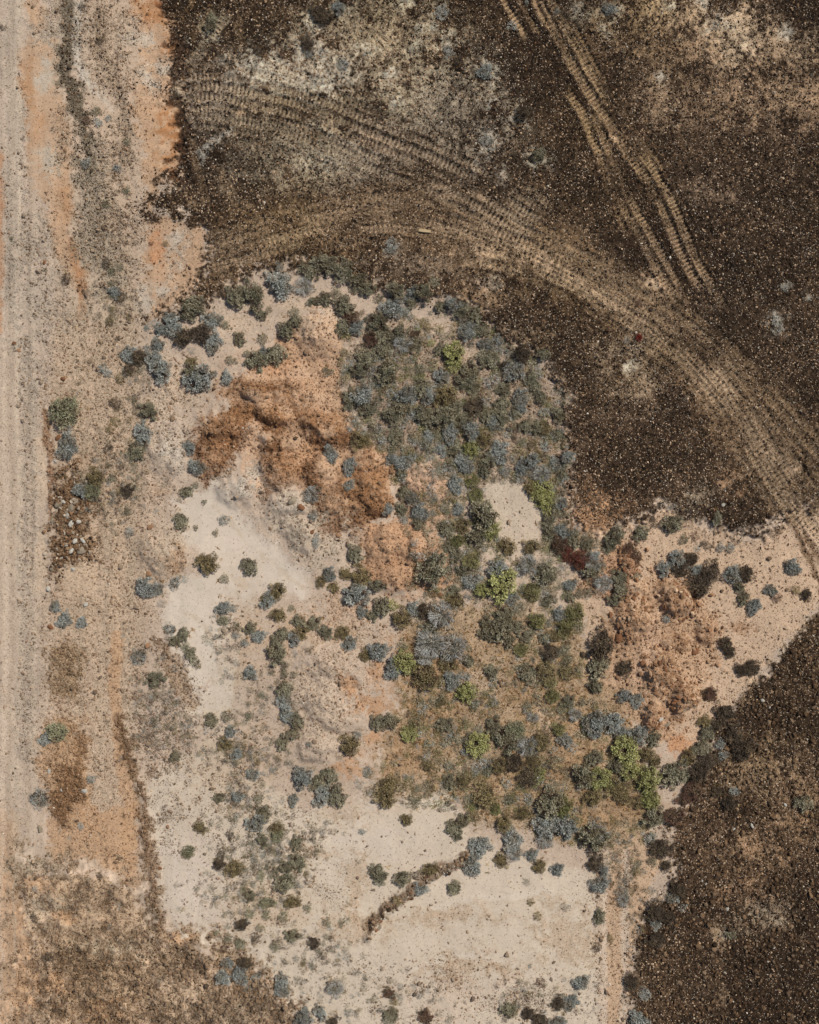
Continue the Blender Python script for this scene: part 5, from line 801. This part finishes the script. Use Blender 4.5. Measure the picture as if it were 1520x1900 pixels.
for gi, (x, y, r) in enumerate([(133, 943, 8), (110, 936, 8), (152, 1022, 9), (97, 1053, 6), (143, 930, 5), (124, 950, 5), (98, 965, 5), (160, 1012, 5)]):
    rock('grey', x, y, r, ['large dull grey stone in the rubble heap\'s upper middle', 'large dull grey stone at the rubble heap\'s upper left', 'large dull grey stone at the rubble heap\'s lower right', 'dull grey stone at the rubble heap\'s lower left foot', 'dark little stone at the rubble heap\'s top right', 'small grey stone right under the big upper grey one', 'small grey stone at the rubble heap\'s left edge', 'small grey stone at the rubble heap\'s right edge'][gi], 'stone', G1)
for x, y, r, k, lab in [(108, 812, 6, 'brown', 'brown stone left of the two roadside shrubs'), (104, 855, 5, 'white', 'pale stone under the lower roadside shrub'), (90, 1093, 6, 'white', 'white stone at the road edge below the rubble heap'), (160, 1122, 6, 'white', 'white stone right of the blue-grey roadside shrubs'), (94, 1164, 6, 'brown', 'round brown stone on the road edge beside two small shrubs'),
                        (280, 978, 6, 'clod', 'orange clod left of the pale wash'), (277, 1065, 6, 'clod', 'orange-brown clod at the small round mound\'s lower left'), (274, 1198, 6, 'clod', 'rounded orange clod right of the silvery shrub'), (157, 1467, 6.5, 'white', 'oval white stone in the brown roadside litter, lower left'), (92, 1430, 5.5, 'white', 'white stone topmost in the brown roadside litter'), (115, 1465, 4, 'white', 'small white stone left of the oval white stone'),
                        (75, 1538, 7, 'grey', 'dark grey stone at the road edge above the orange flat'), (545, 930, 9, 'grey', 'round grey boulder on the pale stony heap'), (561, 941, 7, 'brown', 'brownish boulder just right of the round grey boulder'), (817, 1104, 6, 'brown', 'dark-sided brown stone on the orange flat'), (580, 987, 5, 'brown', 'upright brown stone at the pale heap\'s right side'), (628, 993, 5, 'clod', 'flat brown stone on pale pink sand, centre'),
                        (915, 784, 6, 'clod', 'pinkish stone within the dense thicket'), (943, 797, 5, 'dark', 'dark stone in the thicket above the oval clearing'), (1222, 1332, 6, 'white', 'pale slab at the clod heap\'s lower end'), (1238, 1344, 5, 'grey', 'grey stone beside the pale slab below the clod heap'), (1253, 1058, 4, 'white', 'small white stone beside the dark clump on the apron'), (1027, 1113, 6, 'grey', 'pale stone below the round dark shrub'),
                        (1290, 1208, 8, 'brown', 'big brown clod on the right side of the clod heap'), (1294, 1100, 8, 'brown', 'brown clod just below the dark clump on the apron'), (1192, 1230, 7, 'brown', 'purple-brown stone on the clod heap\'s sandy lane'), (1148, 1183, 10, 'brown', 'big dark-sided clod at the left clod heap'), (1414, 1299, 5, 'white', 'white stone near the lower dark field\'s upper edge'), (1428, 1312, 4, 'white', 'white stone below another near the lower field\'s edge'),
                        (1395, 1531, 5, 'white', 'long white chip in the lower dark field'), (1362, 1538, 4, 'white', 'small white stone left of the long white chip'), (1350, 1686, 5, 'white', 'white angular stone in the lower dark field, centre'), (1303, 1634, 4, 'white', 'white pebble, upper of a close pair, lower dark field'), (1309, 1639, 4, 'white', 'white pebble, lower of a close pair, lower dark field'), (1345, 1804, 4, 'white', 'white pebble alone in the lower dark field\'s bottom'), (1455, 1492, 5, 'white', 'white stone left of the far right grey shrub'),
                        (10, 430, 4, 'white', 'white pebble on the dirt road, left edge'), (1340, 937, 5, 'white', 'white stone at the dark field\'s lower edge'), (83, 487, 4, 'brown', 'red-brown stone on the dirt road\'s edge'), (118, 703, 5, 'brown', 'brown stone on the verge above the large sage shrub'), (26, 637, 4, 'brown', 'brown stone on the dirt road, upper of two'), (35, 650, 4, 'clod', 'brown stone on the dirt road, lower of two'), (1325, 1298 - 2, 5, 'clod', 'orange stone at the clod heap\'s right foot'),
                        (311, 1494 + 40, 4, 'clod', 'orange stone on white sand, lower left'), (297, 1611, 4, 'brown', 'brown pebble on the white sand plain'), (1232, 1075, 6, 'clod', 'orange clod on the heap\'s top edge')]:
    rock(k, x, y, r, lab, 'stone', None, 'stone' if k != 'clod' else 'clod', 1.3 if 'oval' in lab or 'long' in lab or 'slab' in lab else 1.0)
for (cx_, cy_, rx_, ry_, n_, lab) in [(1170, 1140, 40, 50, 34, 'orange-brown clod on the left mound of the clod heap'), (1260, 1115, 38, 42, 34, 'orange-brown clod on the upper right mound of the clod heap'), (1218, 1245, 32, 48, 30, 'orange-brown clod on the middle mound of the clod heap'), (1268, 1290, 32, 34, 26, 'orange-brown clod on the lower right mound of the clod heap'),
                                      (1208, 1335, 18, 34, 14, 'orange-brown clod on the lowest mound of the clod heap'), (1160, 1040, 20, 34, 12, 'brown clod beside the dark red shrubs')]:
    for i in range(n_):
        a = random.uniform(0, 6.28); q = math.sqrt(random.random())
        sec = 'at the centre of' if q < .35 else ['at the right of', 'at the lower right of', 'at the foot of', 'at the lower left of', 'at the left of', 'at the upper left of', 'at the top of', 'at the upper right of'][int((a + math.pi / 8) / (math.pi / 4)) % 8]
        rr = random.uniform(2.5, 4.8); szw = 'small' if rr < 3.2 else 'middling' if rr < 4 else 'large'; kd = random.choice(['clod', 'clod', 'brown']); where = lab.split(' on ', 1)[-1] if ' on ' in lab else 'the scrap heap right of the dark red shrubs'
        rock(kd, cx_ + math.cos(a) * q * rx_, cy_ + math.sin(a) * q * ry_, rr, '%s %s clod %s %s' % (szw.replace('middling', 'mid-sized'), 'orange' if kd == 'clod' else 'brown', sec, where.replace(' of the clod heap', '').replace('scrap heap right of the dark red shrubs', 'heap right of the red shrubs')), 'clod', lab.replace('clod on', 'clods on', 1), 'earth_clod', 1.1)
RK = {'grey': 0, 'white': 0, 'brown': 0}
for i in range(34):
    t_ = i / 33; p = catmull([(700, 1725), (720, 1695), (762, 1655), (820, 1620), (866, 1594)], 10); q = p[int(t_ * (len(p) - 1))]
    kd = random.choice(['grey', 'white', 'grey', 'brown']); RK[kd] += 1; part = ['lower end', 'lower third', 'middle', 'upper third', 'upper end'][min(4, int(t_ * 5))]
    rock(kd, q[0] + random.uniform(-5, 5), q[1] + random.uniform(-4, 4), random.uniform(2.4, 4.4), '%s %s stone counted from the lower end of the diagonal earth ridge' % (['first', 'second', 'third', 'fourth', 'fifth', 'sixth', 'seventh', 'eighth', 'ninth', 'tenth', 'eleventh', 'twelfth', 'thirteenth', 'fourteenth', 'fifteenth', 'sixteenth', 'seventeenth', 'eighteenth', 'nineteenth', 'twentieth', 'twenty-first', 'twenty-second', 'twenty-third'][RK[kd] - 1], kd), 'stone', 'stones along the diagonal earth ridge', 'ridge_stone')
# pale timber offcut on the arc track and the red cushion plant
V8 = np.array([(-1, -.32, 0), (1, -.28, 0), (1.02, .25, 0), (-.96, .34, 0), (-1, -.3, .3), (.97, -.26, .26), (1, .22, .25), (-.9, .3, .3), (-.1, -.34, .33), (0, .3, .32), (-.1, -.36, 0), (0, .33, 0)], float)
F8 = [(4, 8, 9, 7), (8, 5, 6, 9), (0, 10, 8, 4), (10, 1, 5, 8), (1, 2, 6, 5), (2, 11, 9, 6), (11, 3, 7, 9), (3, 0, 4, 7), (0, 3, 11, 10), (10, 11, 2, 1)]
o = link(np_mesh('timber_offcut', V8 * np.array([.23, .17, .2]), np.array(F8), RM['wood']), 'timber_offcut', None, (X(788), Y(430), ground_z(788, 430) + .0), label='short pale bleached timber offcut lying on the arc track', category='timber'); o.rotation_euler = (0, 0, math.radians(-7))
RED = tint_mat('scarlet_leaves', S(150, 34, 22), S(206, 64, 46), obj=0)
Vv, Ff, t_ = leaf_cloud('r', 990, 700); o = bpy.data.objects.new('red_cushion_plant', None); C.objects.link(o)
o.location = (X(1183), Y(628), ground_z(1183, 628) + .02); o.scale = (.16, .185, .2); o['label'] = 'small bright red cushion plant in a pale patch below the arc track'; o['category'] = 'plant'
link(np_mesh('foliage', Vv, Ff, RED, {'tint': t_.astype(np.float32)}), 'foliage', o); link(STEMS[0], 'stems', o)

# clods that would otherwise read alike are told apart by their order from the top
dup = defaultdict(list)
for o in C.objects:
    if o.parent is None and o.get('label') and o.get('category') == 'clod': dup[o['label']].append(o)
for lab, L_ in dup.items():
    if len(L_) > 1:
        L_.sort(key=lambda o: -o.location.y)
        for i, o in enumerate(L_): o['label'] = ('upper ' if i == 0 else 'lower ') + lab if len(L_) == 2 else (ORD[i] + ' ' if i < len(L_) - 1 else 'lowest ') + lab
bad = [o['label'] for o in C.objects if o.get('label') and len(o['label'].split()) > 16]; print('long', len(bad), bad[:4])
